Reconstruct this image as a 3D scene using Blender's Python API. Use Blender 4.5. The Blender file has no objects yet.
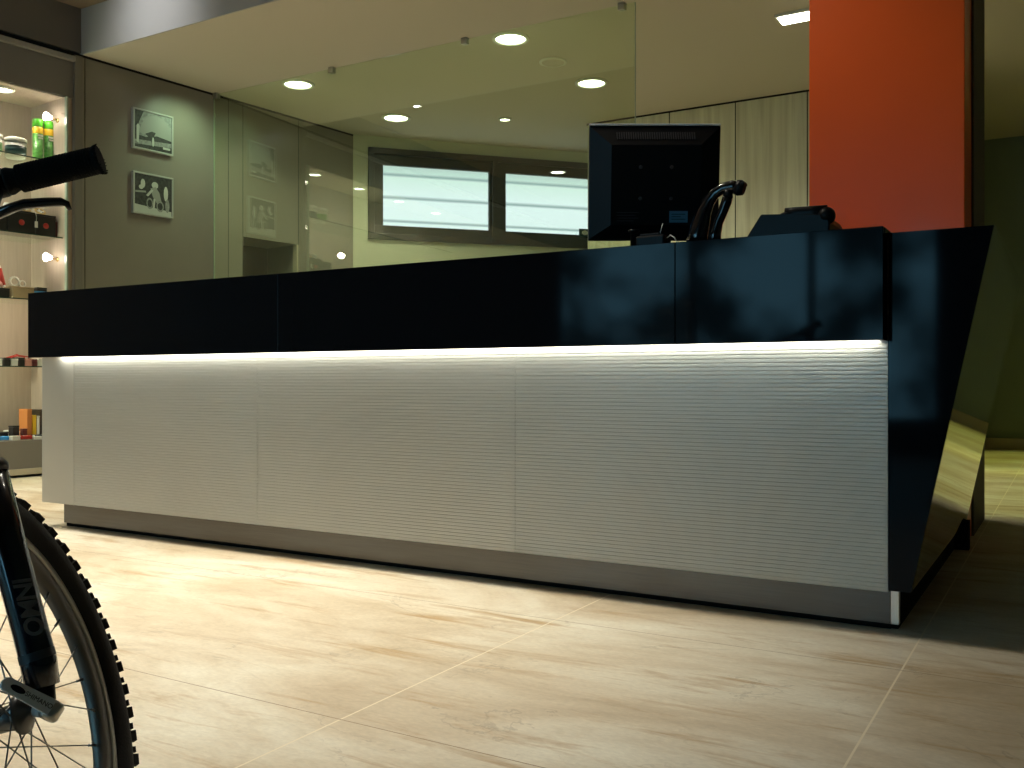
import bpy, bmesh, math, random
from mathutils import Vector, Matrix
random.seed(4)
SC = bpy.context.scene
COL = SC.collection
PI = math.pi

# ------------------------------------------------------------------ camera
CAM_H = 0.68
YAW = math.radians(30.624)              # the camera looks 30.6 degrees left of the room's depth axis
cd = bpy.data.cameras.new('camera')
cd.sensor_width = 36.0
cd.lens = 946.0 / 1024.0 * 36.0
cd.shift_y = -3.0 / 1024.0
cd.clip_start = 0.05
cam = bpy.data.objects.new('camera', cd)
COL.objects.link(cam)
cam.location = (0, 0, CAM_H)
cam.rotation_euler = (PI / 2, 0, YAW)
SC.camera = cam

# ------------------------------------------------------------------ exposure
SC.view_settings.view_transform = 'Standard'
SC.view_settings.look = 'None'
SC.view_settings.exposure = 0.0
SC.view_settings.gamma = 1.0
SC.view_settings.use_curve_mapping = False
SC.cycles.use_denoising = True
SC.cycles.max_bounces = 10
SC.cycles.transparent_max_bounces = 16
SC.cycles.sample_clamp_indirect = 4.0

# ------------------------------------------------------------------ world: dusk sky outside the shop window
wd = bpy.data.worlds.new('dusk_sky')
SC.world = wd
wd.use_nodes = True
wn, wl = wd.node_tree.nodes, wd.node_tree.links
wn.clear()
wo = wn.new('ShaderNodeOutputWorld'); wb = wn.new('ShaderNodeBackground')
wt = wn.new('ShaderNodeTexCoord'); wno = wn.new('ShaderNodeTexNoise'); wr = wn.new('ShaderNodeValToRGB')
wno.inputs['Scale'].default_value = 11.0; wno.inputs['Detail'].default_value = 5.0
wr.color_ramp.elements[0].position = 0.45; wr.color_ramp.elements[0].color = (0.008, 0.022, 0.03, 1)
wr.color_ramp.elements[1].position = 0.60; wr.color_ramp.elements[1].color = (0.17, 0.43, 0.62, 1)
wl.new(wt.outputs['Generated'], wno.inputs['Vector']); wl.new(wno.outputs['Fac'], wr.inputs['Fac'])
wl.new(wr.outputs['Color'], wb.inputs['Color']); wb.inputs['Strength'].default_value = 9.0
wl.new(wb.outputs['Background'], wo.inputs['Surface'])

# ------------------------------------------------------------------ lamps of the room (light only, fittings built below for some), column wash added
LAMP_WARM = (1.0, 0.93, 0.77)
LAMP_GREEN = (0.99, 1.0, 0.78)


def lamp(kind, loc, energy, color, target=None, size=0.1, angle=100, blend=0.6, size_y=None):
    ld = bpy.data.lights.new('lamp_light', kind)
    ld.energy = energy; ld.color = color
    if kind == 'SPOT':
        ld.spot_size = math.radians(angle); ld.spot_blend = blend; ld.shadow_soft_size = size
    elif kind == 'AREA':
        ld.size = size
        if size_y: ld.shape = 'RECTANGLE'; ld.size_y = size_y
    else:
        ld.shadow_soft_size = size
    lo = bpy.data.objects.new('lamp_light', ld); COL.objects.link(lo)
    lo.location = loc
    t = Vector(target) if target else Vector(loc) - Vector((0, 0, 1))
    lo.rotation_euler = (t - Vector(loc)).to_track_quat('-Z', 'Y').to_euler()
    return lo


SHOP_LIGHTS = [(-5.3, 2.50), (-4.3, 2.50), (-3.3, 2.50), (-2.3, 2.50), (-1.45, 2.47), (-5.84, 0.1)]
SHOP_POWER = [195, 225, 205, 110, 12, 30]
for (x, y), p in zip(SHOP_LIGHTS, SHOP_POWER):
    lamp('SPOT', (x, y, 3.40), p, LAMP_WARM, size=0.06, angle=95, blend=0.7)
SOFFIT_LIGHTS = [(-5.427, 5.745), (-3.412, 5.745), (-5.34, 6.93), (-3.354, 6.93)]
for x, y in SOFFIT_LIGHTS:
    lamp('SPOT', (x, y, 3.07), 55, LAMP_GREEN, size=0.06, angle=140, blend=0.8)
lamp('SPOT', (-4.507, 7.486, 3.07), 15, LAMP_GREEN, size=0.03, angle=120, blend=0.8)
lamp('SPOT', (-1.6, 6.4, 3.05), 52, LAMP_GREEN, size=0.15, angle=150, blend=0.8)
# picture light on the left wall and the wash on the bulkhead
lamp('SPOT', (-5.85, 5.22, 3.06), 22, (0.66, 1.0, 0.62), target=(-6.3, 5.28, 2.2), size=0.03, angle=110, blend=1.0)
lamp('SPOT', (-5.5, 3.7, 3.41), 28, (0.95, 0.97, 1.0), target=(-5.5, 4.41, 3.22), size=0.06, angle=90, blend=1.0)
# the brightest pool of light on the floor in front of the counter
lamp('SPOT', (-2.35, 2.48, 3.40), 300, LAMP_WARM, target=(-2.05, 1.75, 0), size=0.05, angle=58, blend=1.0)
# unseen spot added to brighten the orange column
lamp('SPOT', (-1.75, 3.05, 3.40), 42, (1.0, 0.92, 0.76), target=(-0.95, 4.3, 1.55), size=0.05, angle=62, blend=0.9)
# back corridor
lamp('SPOT', (0.1, 6.75, 3.07), 120, (0.88, 1.0, 0.22), target=(0.0, 6.8, 0), size=0.04, angle=57, blend=0.3)
lamp('SPOT', (0.1, 9.0, 3.07), 120, (0.88, 1.0, 0.22), target=(0.0, 9.0, 0), size=0.04, angle=57, blend=0.5)


# ------------------------------------------------------------------ helpers
def mat(name, color, rough=0.5, metal=0.0, spec=0.5, noise=0.0, nscale=8.0, bump=0.0, coat=0.0, emit=None, estr=0.0, stretch=None, trans=0.0):
    m = bpy.data.materials.new(name); m.use_nodes = True
    nt = m.node_tree; b = nt.nodes['Principled BSDF']
    b.inputs['Base Color'].default_value = (*color, 1)
    b.inputs['Roughness'].default_value = rough; b.inputs['Metallic'].default_value = metal
    b.inputs['Specular IOR Level'].default_value = spec
    b.inputs['Coat Weight'].default_value = coat; b.inputs['Coat Roughness'].default_value = 0.04
    b.inputs['Transmission Weight'].default_value = trans
    if emit:
        b.inputs['Emission Color'].default_value = (*emit, 1); b.inputs['Emission Strength'].default_value = estr
    if noise or bump:
        tc = nt.nodes.new('ShaderNodeTexCoord'); mp = nt.nodes.new('ShaderNodeMapping')
        if stretch: mp.inputs['Scale'].default_value = stretch
        nz = nt.nodes.new('ShaderNodeTexNoise'); nz.inputs['Scale'].default_value = nscale; nz.inputs['Detail'].default_value = 4
        nt.links.new(tc.outputs['Object'], mp.inputs['Vector']); nt.links.new(mp.outputs['Vector'], nz.inputs['Vector'])
        if noise:
            rp = nt.nodes.new('ShaderNodeValToRGB')
            rp.color_ramp.elements[0].color = (*[c * (1 - noise) for c in color], 1); rp.color_ramp.elements[0].position = 0.3
            rp.color_ramp.elements[1].color = (*[min(1, c * (1 + noise)) for c in color], 1); rp.color_ramp.elements[1].position = 0.7
            nt.links.new(nz.outputs['Fac'], rp.inputs['Fac']); nt.links.new(rp.outputs['Color'], b.inputs['Base Color'])
        if bump:
            bp = nt.nodes.new('ShaderNodeBump'); bp.inputs['Strength'].default_value = bump; bp.inputs['Distance'].default_value = 0.003
            nt.links.new(nz.outputs['Fac'], bp.inputs['Height']); nt.links.new(bp.outputs['Normal'], b.inputs['Normal'])
    return m


def emission(name, color, strength):
    m = bpy.data.materials.new(name); m.use_nodes = True
    nt = m.node_tree; nt.nodes.clear()
    o = nt.nodes.new('ShaderNodeOutputMaterial'); e = nt.nodes.new('ShaderNodeEmission')
    e.inputs['Color'].default_value = (*color, 1); e.inputs['Strength'].default_value = strength
    nt.links.new(e.outputs['Emission'], o.inputs['Surface'])
    return m


def thin_glass(name, tint, ior=1.5, rough=0.0, boost=1.0):
    m = bpy.data.materials.new(name); m.use_nodes = True
    nt = m.node_tree; nt.nodes.clear()
    o = nt.nodes.new('ShaderNodeOutputMaterial'); mx = nt.nodes.new('ShaderNodeMixShader')
    f0 = ((ior - 1) / (ior + 1)) ** 2
    ge = nt.nodes.new('ShaderNodeNewGeometry'); dt = nt.nodes.new('ShaderNodeVectorMath'); dt.operation = 'DOT_PRODUCT'
    nt.links.new(ge.outputs['Normal'], dt.inputs[0]); nt.links.new(ge.outputs['Incoming'], dt.inputs[1])

    def mth(op, a, bb=None):
        n = nt.nodes.new('ShaderNodeMath'); n.operation = op
        for k, v in enumerate((a, bb)):
            if v is None: continue
            if isinstance(v, (int, float)): n.inputs[k].default_value = v
            else: nt.links.new(v, n.inputs[k])
        return n.outputs[0]
    fz = mth('ADD', mth('MULTIPLY', mth('POWER', mth('SUBTRACT', 1.0, mth('ABSOLUTE', dt.outputs['Value'])), 5.0), 1 - f0), f0)
    tr = nt.nodes.new('ShaderNodeBsdfTransparent'); tr.inputs['Color'].default_value = (*tint, 1)
    gl = nt.nodes.new('ShaderNodeBsdfGlossy'); gl.inputs['Roughness'].default_value = rough
    gl.inputs['Color'].default_value = (boost, boost, boost, 1)
    nt.links.new(fz, mx.inputs['Fac']); nt.links.new(tr.outputs['BSDF'], mx.inputs[1])
    nt.links.new(gl.outputs['BSDF'], mx.inputs[2]); nt.links.new(mx.outputs['Shader'], o.inputs['Surface'])
    return m


class MB:
    """collects simple shapes into one mesh"""
    def __init__(self): self.bm = bmesh.new(); self.mi = 0

    def _new(self, verts, faces, smooth=False):
        vs = [self.bm.verts.new(v) for v in verts]; out = []
        for f in faces:
            try:
                fc = self.bm.faces.new([vs[i] for i in f]); fc.material_index = self.mi; fc.smooth = smooth; out.append(fc)
            except ValueError: pass
        return vs, out

    def box(self, lo, hi, bevel=0.0, M=None, seg=2):
        x0, y0, z0 = lo; x1, y1, z1 = hi
        vs = [(x0, y0, z0), (x1, y0, z0), (x1, y1, z0), (x0, y1, z0), (x0, y0, z1), (x1, y0, z1), (x1, y1, z1), (x0, y1, z1)]
        if M: vs = [M @ Vector(v) for v in vs]
        fs = [(0, 3, 2, 1), (4, 5, 6, 7), (0, 1, 5, 4), (1, 2, 6, 5), (2, 3, 7, 6), (3, 0, 4, 7)]
        v, f = self._new(vs, fs)
        if bevel:
            es = list({e for fc in f for e in fc.edges})
            r = bmesh.ops.bevel(self.bm, geom=es, offset=bevel, segments=seg, affect='EDGES', profile=0.5)
            for fc in r['faces']: fc.material_index = self.mi
        return self

    def prism(self, poly, d0, d1, axes='xz', bevel=0.0, M=None, smooth=False):
        """polygon in the plane of two axes, extruded along the third from d0 to d1"""
        def pt(a, b, d):
            if axes == 'xz': p = (a, d, b)
            elif axes == 'xy': p = (a, b, d)
            else: p = (d, a, b)
            return (M @ Vector(p)) if M else p
        n = len(poly)
        vs = [pt(a, b, d0) for a, b in poly] + [pt(a, b, d1) for a, b in poly]
        fs = [tuple(range(n)), tuple(range(2 * n - 1, n - 1, -1))] + [(i, i + n, (i + 1) % n + n, (i + 1) % n) for i in range(n)]
        v, f = self._new(vs, fs)
        if smooth:
            for fc in f[2:]: fc.smooth = True
        if bevel:
            es = list({e for fc in f for e in fc.edges})
            r = bmesh.ops.bevel(self.bm, geom=es, offset=bevel, segments=2, affect='EDGES', profile=0.5)
            for fc in r['faces']: fc.material_index = self.mi
        return self

    def tube(self, pts, r, seg=14, caps=True, flat=None):
        pts = [Vector(p) for p in pts]; n = len(pts)
        rs = r if isinstance(r, (list, tuple)) else [r] * n
        t0 = (pts[1] - pts[0]).normalized()
        ref = Vector((0, 0, 1)) if abs(t0.z) < 0.9 else Vector((1, 0, 0))
        a = t0.cross(ref).normalized(); rings = []
        for i in range(n):
            t = (pts[min(i + 1, n - 1)] - pts[max(i - 1, 0)]).normalized()
            a = (a - t * a.dot(t)).normalized(); b = t.cross(a)
            k = flat or 1.0
            rings.append([self.bm.verts.new(pts[i] + a * (rs[i] * math.cos(2 * PI * j / seg)) + b * (rs[i] * k * math.sin(2 * PI * j / seg))) for j in range(seg)])
        for i in range(n - 1):
            for j in range(seg):
                f = self.bm.faces.new((rings[i][j], rings[i][(j + 1) % seg], rings[i + 1][(j + 1) % seg], rings[i + 1][j])); f.smooth = True; f.material_index = self.mi
        if caps:
            for rg in (rings[0][::-1], rings[-1]):
                f = self.bm.faces.new(rg); f.material_index = self.mi
        return self

    def lathe(self, prof, origin=(0, 0, 0), axis=(0, 0, 1), seg=32, closed=False, smooth=True):
        """profile of (radius, height) pairs turned about an axis"""
        o = Vector(origin); w = Vector(axis).normalized()
        ref = Vector((0, 0, 1)) if abs(w.z) < 0.9 else Vector((1, 0, 0))
        a = w.cross(ref).normalized(); b = w.cross(a); rings = []
        for r, hgt in prof:
            if r < 1e-6: rings.append([self.bm.verts.new(o + w * hgt)])
            else: rings.append([self.bm.verts.new(o + w * hgt + a * (r * math.cos(2 * PI * j / seg)) + b * (r * math.sin(2 * PI * j / seg))) for j in range(seg)])
        n = len(rings); m = n if closed else n - 1
        for i in range(m):
            A, B = rings[i], rings[(i + 1) % n]
            for j in range(seg):
                k = (j + 1) % seg
                if len(A) == 1 and len(B) == 1: continue
                q = (A[0], B[k], B[j]) if len(A) == 1 else ((A[j], A[k], B[0]) if len(B) == 1 else (A[j], A[k], B[k], B[j]))
                f = self.bm.faces.new(q); f.smooth = smooth; f.material_index = self.mi
        return self

    def ball(self, c, r, seg=16, rings=10, scale=(1, 1, 1)):
        M = Matrix.Translation(c) @ Matrix.Diagonal((*scale, 1))
        res = bmesh.ops.create_uvsphere(self.bm, u_segments=seg, v_segments=rings, radius=r, matrix=M)
        for v in res['verts']:
            for f in v.link_faces: f.smooth = True; f.material_index = self.mi
        return self

    def build(self, name, mats, parent=None, loc=None, rot=None):
        bmesh.ops.recalc_face_normals(self.bm, faces=self.bm.faces)
        me = bpy.data.meshes.new(name); self.bm.to_mesh(me); self.bm.free()
        if not isinstance(mats, (list, tuple)): mats = [mats]
        for m in mats: me.materials.append(m)
        o = bpy.data.objects.new(name, me); COL.objects.link(o)
        if parent: o.parent = parent
        if loc is not None: o.location = loc
        if rot is not None: o.rotation_euler = rot
        return o


def ell(cx, cy, rx, ry, n=18, a0=0, a1=360): return [(cx + rx * math.cos(math.radians(a0 + (a1 - a0) * i / n)), cy + ry * math.sin(math.radians(a0 + (a1 - a0) * i / n))) for i in range(n)]


def tag(o, label=None, cat=None, group=None, kind=None):
    if label: o['label'] = label
    if cat: o['category'] = cat
    if group: o['group'] = group
    if kind: o['kind'] = kind
    return o


def thing(name, label, cat, loc=(0, 0, 0), rot=(0, 0, 0), group=None):
    o = bpy.data.objects.new(name, None); COL.objects.link(o)
    o.location = loc; o.rotation_euler = rot; o.empty_display_size = 0.1
    return tag(o, label, cat, group)


def struct(o): o['kind'] = 'structure'; return o


def dup(o, parent=None):
    """copy of a thing with its parts and sub-parts"""
    c = o.copy(); COL.objects.link(c)
    if parent: c.parent = parent
    for ch in list(o.children): dup(ch, c)
    return c


# ------------------------------------------------------------------ materials
M = {}
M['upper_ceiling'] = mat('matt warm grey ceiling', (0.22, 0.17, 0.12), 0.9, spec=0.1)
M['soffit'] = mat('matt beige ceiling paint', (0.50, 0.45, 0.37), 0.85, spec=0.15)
M['beam'] = mat('matt pale grey paint', (0.37, 0.36, 0.345), 0.85, spec=0.15)
M['wall'] = mat('taupe lacquered wall panel', (0.20, 0.18, 0.145), 0.35, spec=0.35, noise=0.04, nscale=3)
M['wall_dark'] = mat('dark taupe wall', (0.13, 0.115, 0.10), 0.7, spec=0.2)
M['frame_grey'] = mat('grey satin display frame', (0.17, 0.155, 0.13), 0.45, spec=0.35)
M['jamb'] = mat('pale beige jamb', (0.42, 0.36, 0.26), 0.5)
M['black_gap'] = mat('black shadow gap', (0.01, 0.009, 0.008), 0.8, spec=0.1)
M['niche'] = mat('pale birch display lining', (0.44, 0.355, 0.28), 0.5, noise=0.06, nscale=6, stretch=(8, 8, 0.6))
M['green_wall'] = mat('olive cream wall paint', (0.52, 0.51, 0.38), 0.7, spec=0.2)
M['olive_wall'] = mat('olive wall paint', (0.20, 0.24, 0.20), 0.8, spec=0.15)
M['white_laminate'] = mat('cream ribbed laminate', (0.55, 0.54, 0.49), 0.28, spec=1.0, noise=0.05, nscale=1.5)
M['black_gloss'] = mat('polished blue black panel', (0.003, 0.004, 0.006), 0.05, spec=0.11)
M['black_glass'] = mat('black mirror glass', (0.010, 0.009, 0.007), 0.03, spec=0.9, coat=1.0)
M['steel'] = mat('brushed stainless plinth', (0.105, 0.104, 0.102), 0.22, metal=1.0, noise=0.08, nscale=30, stretch=(0.2, 8, 8))
M['steel_bright'] = mat('bright brushed steel edge', (0.72, 0.71, 0.68), 0.3, metal=1.0, noise=0.06, nscale=60, stretch=(8, 8, 0.3))
M['dark_board'] = mat('dark brown board', (0.05, 0.035, 0.022), 0.4)
M['orange'] = mat('orange back painted glass', (0.95, 0.13, 0.016), 0.3, spec=0.3, coat=0.1, noise=0.03, nscale=2)
M['window_frame'] = mat('dark bronze window frame', (0.035, 0.034, 0.024), 0.4)
M['black_plastic'] = mat('black plastic', (0.005, 0.005, 0.006), 0.4, spec=0.2)
M['black_shiny'] = mat('shiny black plastic', (0.005, 0.005, 0.007), 0.12, coat=0.5)
M['grey_plastic'] = mat('dark grey plastic', (0.03, 0.03, 0.035), 0.4)
M['lit_bezel_edge'] = mat('pale lit bezel edge', (0.92, 0.92, 0.92), 0.45, metal=0.1)  # near-white to paint the light caught along the monitor's top edge
M['blue_sticker'] = mat('pale blue sticker', (0.10, 0.22, 0.32), 0.5)
M['chrome'] = mat('polished aluminium', (0.88, 0.88, 0.86), 0.3, metal=0.25)
M['brushed_alu'] = mat('satin aluminium', (0.55, 0.54, 0.50), 0.35, metal=1.0)
M['rim_dark'] = mat('dark anodised rim', (0.17, 0.155, 0.135), 0.45, metal=0.5, noise=0.05, nscale=30)
M['rim_brake'] = mat('machined brake track', (0.62, 0.60, 0.52), 0.4, metal=0.5)
M['rubber'] = mat('black tyre rubber', (0.012, 0.011, 0.010), 0.75, spec=0.3, bump=0.3, nscale=300)
M['grip_rubber'] = mat('black grip rubber', (0.006, 0.005, 0.004), 0.9, spec=0.2, bump=0.6, nscale=400)
M['fork_blue'] = mat('glossy midnight blue paint', (0.004, 0.005, 0.012), 0.18, coat=0.6)
M['frame_blue'] = mat('glossy dark blue frame paint', (0.01, 0.02, 0.06), 0.2, coat=0.6)
M['decal'] = mat('grey decal print', (0.17, 0.175, 0.18), 0.45)
M['spoke'] = mat('stainless spoke', (0.20, 0.20, 0.19), 0.35, metal=0.9)
M['hub'] = mat('dark steel hub', (0.16, 0.16, 0.16), 0.3, metal=0.9)
M['photo_light'] = mat('photo print pale grey', (0.40, 0.42, 0.37), 0.5)
M['photo_mid'] = mat('photo print mid grey', (0.20, 0.21, 0.19), 0.5, noise=0.35, nscale=40)
M['photo_dark'] = mat('photo print black', (0.022, 0.023, 0.020), 0.5, noise=0.8, nscale=45)
M['photo_sky'] = mat('photo print grey sky', (0.24, 0.25, 0.22), 0.5)
M['picture_frame'] = mat('pale silver picture frame', (0.34, 0.35, 0.31), 0.4)
M['glass'] = thin_glass('green tinted partition glass', (0.92, 0.985, 0.87), 2.25)
M['glass_edge'] = mat('pale green glass edge', (0.36, 0.44, 0.36), 0.2, spec=0.6)
M['shelf_glass'] = thin_glass('clear shelf glass', (0.90, 0.97, 0.92), 1.45)
M['shelf_edge'] = mat('dark green glass edge', (0.03, 0.06, 0.045), 0.15)
M['door_glass'] = thin_glass('clear window glass', (0.95, 0.98, 0.97), 1.45)
M['lamp_on'] = emission('lit lamp diffuser', (0.96, 1.0, 0.82), 14)
M['lamp_small'] = emission('lit small lamp', (1.0, 0.93, 0.78), 22)
M['led'] = emission('lit led strip', (1.0, 0.99, 0.86), 26)
M['lamp_ring'] = mat('white lamp ring', (0.65, 0.64, 0.55), 0.4)
M['card'] = mat('brown cardboard', (0.42, 0.30, 0.17), 0.8, noise=0.08, nscale=20)
M['white_plastic'] = mat('white plastic', (0.70, 0.68, 0.60), 0.4)
M['label_dark'] = mat('dark teal label', (0.02, 0.06, 0.06), 0.4)
M['lime'] = mat('bright green can paint', (0.10, 0.50, 0.03), 0.3)
M['lime_dark'] = mat('green can print', (0.10, 0.30, 0.06), 0.35, noise=0.5, nscale=40)
M['yellow'] = mat('yellow can band', (0.80, 0.50, 0.03), 0.35)
M['black_card'] = mat('black printed carton', (0.015, 0.014, 0.013), 0.45)
M['red'] = mat('red plastic', (0.45, 0.03, 0.02), 0.35)
M['maroon'] = mat('dark red carton', (0.12, 0.02, 0.02), 0.5)
M['gold'] = mat('gold coloured metal', (0.65, 0.45, 0.18), 0.3, metal=1.0)
M['blue'] = mat('blue plastic', (0.05, 0.30, 0.68), 0.4)
M['orange_card'] = mat('orange carton', (0.55, 0.20, 0.05), 0.6)
M['pink'] = mat('pink plastic', (0.55, 0.25, 0.20), 0.5)


def floor_material():
    m = bpy.data.materials.new('cream veined porcelain tile'); m.use_nodes = True
    nt = m.node_tree; N = nt.nodes; L = nt.links; b = N['Principled BSDF']
    tc = N.new('ShaderNodeTexCoord')

    def noise(scale, stretch, detail=6, rough=0.6, dist=0.0):
        mp = N.new('ShaderNodeMapping'); mp.inputs['Scale'].default_value = stretch
        n = N.new('ShaderNodeTexNoise'); n.inputs['Scale'].default_value = scale; n.inputs['Detail'].default_value = detail
        n.inputs['Roughness'].default_value = rough; n.inputs['Distortion'].default_value = dist
        L.new(tc.outputs['Object'], mp.inputs['Vector']); L.new(mp.outputs['Vector'], n.inputs['Vector']); return n

    def ramp(src, stops):
        r = N.new('ShaderNodeValToRGB'); e = r.color_ramp.elements
        while len(e) < len(stops): e.new(0.5)
        for k, (p, c) in enumerate(stops): e[k].position = p; e[k].color = (*c, 1)
        L.new(src, r.inputs['Fac']); return r

    def mixc(fac, a, bb, mode='MIX'):
        x = N.new('ShaderNodeMix'); x.data_type = 'RGBA'; x.blend_type = mode
        if isinstance(fac, float): x.inputs[0].default_value = fac
        else: L.new(fac, x.inputs[0])
        L.new(a, x.inputs[6])
        if isinstance(bb, tuple): x.inputs[7].default_value = (*bb, 1)
        else: L.new(bb, x.inputs[7])
        return x.outputs[2]
    base = ramp(noise(1.1, (1.0, 2.3, 1), 8, 0.6, 0.8).outputs['Fac'], [(0.30, (0.50, 0.39, 0.25)), (0.48, (0.66, 0.565, 0.42)), (0.66, (0.80, 0.75, 0.62))])
    streak = ramp(noise(2.0, (0.8, 6.5, 1), 8, 0.66, 0.5).outputs['Fac'], [(0.55, (0, 0, 0)), (0.68, (1, 1, 1))])
    sk = N.new('ShaderNodeMath'); sk.operation = 'MULTIPLY'; sk.inputs[1].default_value = 0.78
    L.new(streak.outputs['Color'], sk.inputs[0])
    c1 = mixc(sk.outputs[0], base.outputs['Color'], (0.44, 0.27, 0.10))
    # thin cracks: the level set of a stretched noise
    vn = noise(0.9, (1.0, 1.8, 1), 7, 0.6, 0.8)
    vein = ramp(vn.outputs['Fac'], [(0.4935, (0, 0, 0)), (0.4985, (1, 1, 1)), (0.5035, (0, 0, 0))])
    msk = ramp(noise(2.4, (1, 1.6, 1), 3).outputs['Fac'], [(0.44, (0, 0, 0)), (0.56, (1, 1, 1))])
    vm = N.new('ShaderNodeMath'); vm.operation = 'MULTIPLY'; L.new(vein.outputs['Color'], vm.inputs[0]); L.new(msk.outputs['Color'], vm.inputs[1])
    vm2 = N.new('ShaderNodeMath'); vm2.operation = 'MULTIPLY'; vm2.inputs[1].default_value = 0.42; L.new(vm.outputs[0], vm2.inputs[0])
    c2 = mixc(vm2.outputs[0], c1, (0.17, 0.12, 0.07))
    mid = ramp(noise(7, (1, 2.2, 1), 8, 0.7, 0.8).outputs['Fac'], [(0.28, (0.88, 0.85, 0.80)), (0.50, (1.0, 1.0, 1.0)), (0.74, (1.05, 1.06, 1.07))])
    c2 = mixc(1.0, c2, mid.outputs['Color'], 'MULTIPLY')
    fine = ramp(noise(60, (1, 2, 1), 4).outputs['Fac'], [(0.3, (0.90, 0.90, 0.90)), (0.7, (1.05, 1.05, 1.05))])
    c3 = mixc(1.0, c2, fine.outputs['Color'], 'MULTIPLY')
    # tile joints every 0.92 m
    mp = N.new('ShaderNodeMapping'); mp.inputs['Location'].default_value = (0.345, -0.54, 0)
    L.new(tc.outputs['Object'], mp.inputs['Vector'])
    sx = N.new('ShaderNodeSeparateXYZ'); L.new(mp.outputs['Vector'], sx.inputs[0])
    js = []
    for ax in (0, 1):
        d = N.new('ShaderNodeMath'); d.operation = 'PINGPONG'; d.inputs[1].default_value = 0.46
        L.new(sx.outputs[ax], d.inputs[0])
        lt = N.new('ShaderNodeMath'); lt.operation = 'LESS_THAN'; lt.inputs[1].default_value = 0.0022 if ax == 0 else 0.0014
        L.new(d.outputs[0], lt.inputs[0]); js.append(lt)
    gt = N.new('ShaderNodeMath'); gt.operation = 'GREATER_THAN'; gt.inputs[1].default_value = -1.3     # the slabs further left are one piece
    L.new(sx.outputs[0], gt.inputs[0])
    jm = N.new('ShaderNodeMath'); jm.operation = 'MULTIPLY'; L.new(js[0].outputs[0], jm.inputs[0]); L.new(gt.outputs[0], jm.inputs[1])
    cx_ = mixc(jm.outputs[0], c3, (0.82, 0.72, 0.54))
    cy_ = mixc(js[1].outputs[0], cx_, (0.30, 0.20, 0.11))
    L.new(cy_, b.inputs['Base Color'])
    b.inputs['Roughness'].default_value = 0.42; b.inputs['Specular IOR Level'].default_value = 0.35
    bp = N.new('ShaderNodeBump'); bp.inputs['Strength'].default_value = 0.12; bp.inputs['Distance'].default_value = 0.004
    L.new(vn.outputs['Fac'], bp.inputs['Height']); L.new(bp.outputs['Normal'], b.inputs['Normal'])
    return m


def wood_material():
    m = bpy.data.materials.new('pale grained wood cladding'); m.use_nodes = True
    nt = m.node_tree; N = nt.nodes; L = nt.links; b = N['Principled BSDF']
    tc = N.new('ShaderNodeTexCoord'); mp = N.new('ShaderNodeMapping'); mp.inputs['Scale'].default_value = (9, 9, 0.35)
    n = N.new('ShaderNodeTexNoise'); n.inputs['Scale'].default_value = 2.2; n.inputs['Detail'].default_value = 7; n.inputs['Distortion'].default_value = 0.4
    r = N.new('ShaderNodeValToRGB'); e = r.color_ramp.elements
    e[0].position = 0.25; e[0].color = (0.46, 0.41, 0.28, 1); e[1].position = 0.7; e[1].color = (0.70, 0.67, 0.49, 1)
    L.new(tc.outputs['Object'], mp.inputs['Vector']); L.new(mp.outputs['Vector'], n.inputs['Vector'])
    L.new(n.outputs['Fac'], r.inputs['Fac']); L.new(r.outputs['Color'], b.inputs['Base Color'])
    b.inputs['Roughness'].default_value = 0.5
    return m


def frosted_pane_material():
    """daylight through frosted glass with the dim bars of the shutter outside"""
    m = bpy.data.materials.new('daylit frosted window pane'); m.use_nodes = True
    nt = m.node_tree; N = nt.nodes; L = nt.links; N.clear()
    o = N.new('ShaderNodeOutputMaterial'); e = N.new('ShaderNodeEmission'); tc = N.new('ShaderNodeTexCoord')
    sx = N.new('ShaderNodeSeparateXYZ'); r = N.new('ShaderNodeValToRGB'); mr = N.new('ShaderNodeMapRange')
    L.new(tc.outputs['Object'], sx.inputs[0]); L.new(sx.outputs[2], mr.inputs[0])
    mr.inputs[1].default_value = 2.225; mr.inputs[2].default_value = 2.825
    dk = (0.26, 0.36, 0.42); lt = (0.76, 0.86, 1.02)
    stops = [(0.0, lt), (0.055, lt), (0.085, dk), (0.125, lt), (0.44, lt), (0.475, dk), (0.525, lt), (0.82, (0.66, 0.80, 0.87)), (0.855, dk), (0.90, (0.56, 0.70, 0.76)), (1.0, (0.5, 0.62, 0.68))]
    el = r.color_ramp.elements
    while len(el) < len(stops): el.new(0.5)
    for k, (p, c) in enumerate(stops): el[k].position = p; el[k].color = (*c, 1)
    L.new(mr.outputs[0], r.inputs['Fac']); L.new(r.outputs['Color'], e.inputs['Color']); e.inputs['Strength'].default_value = 1.5
    L.new(e.outputs['Emission'], o.inputs['Surface'])
    return m


M['floor'] = floor_material(); M['wood'] = wood_material(); M['frosted'] = frosted_pane_material()

# ------------------------------------------------------------------ room shell
b = MB(); b.box((-8, -4.2, -0.1), (3.4, 11.2, 0)); struct(b.build('floor', M['floor']))
Z_SOF, Z_UP, Y_BEAM = 3.10, 3.44, 4.41
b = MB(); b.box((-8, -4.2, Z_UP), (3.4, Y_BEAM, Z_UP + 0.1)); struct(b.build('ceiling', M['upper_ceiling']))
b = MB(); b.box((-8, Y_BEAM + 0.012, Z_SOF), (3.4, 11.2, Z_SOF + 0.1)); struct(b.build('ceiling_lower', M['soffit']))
b = MB(); b.box((-8, Y_BEAM, Z_SOF), (3.4, Y_BEAM + 0.012, Z_UP + 0.1)); struct(b.build('trim_1', M['beam']))

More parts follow.
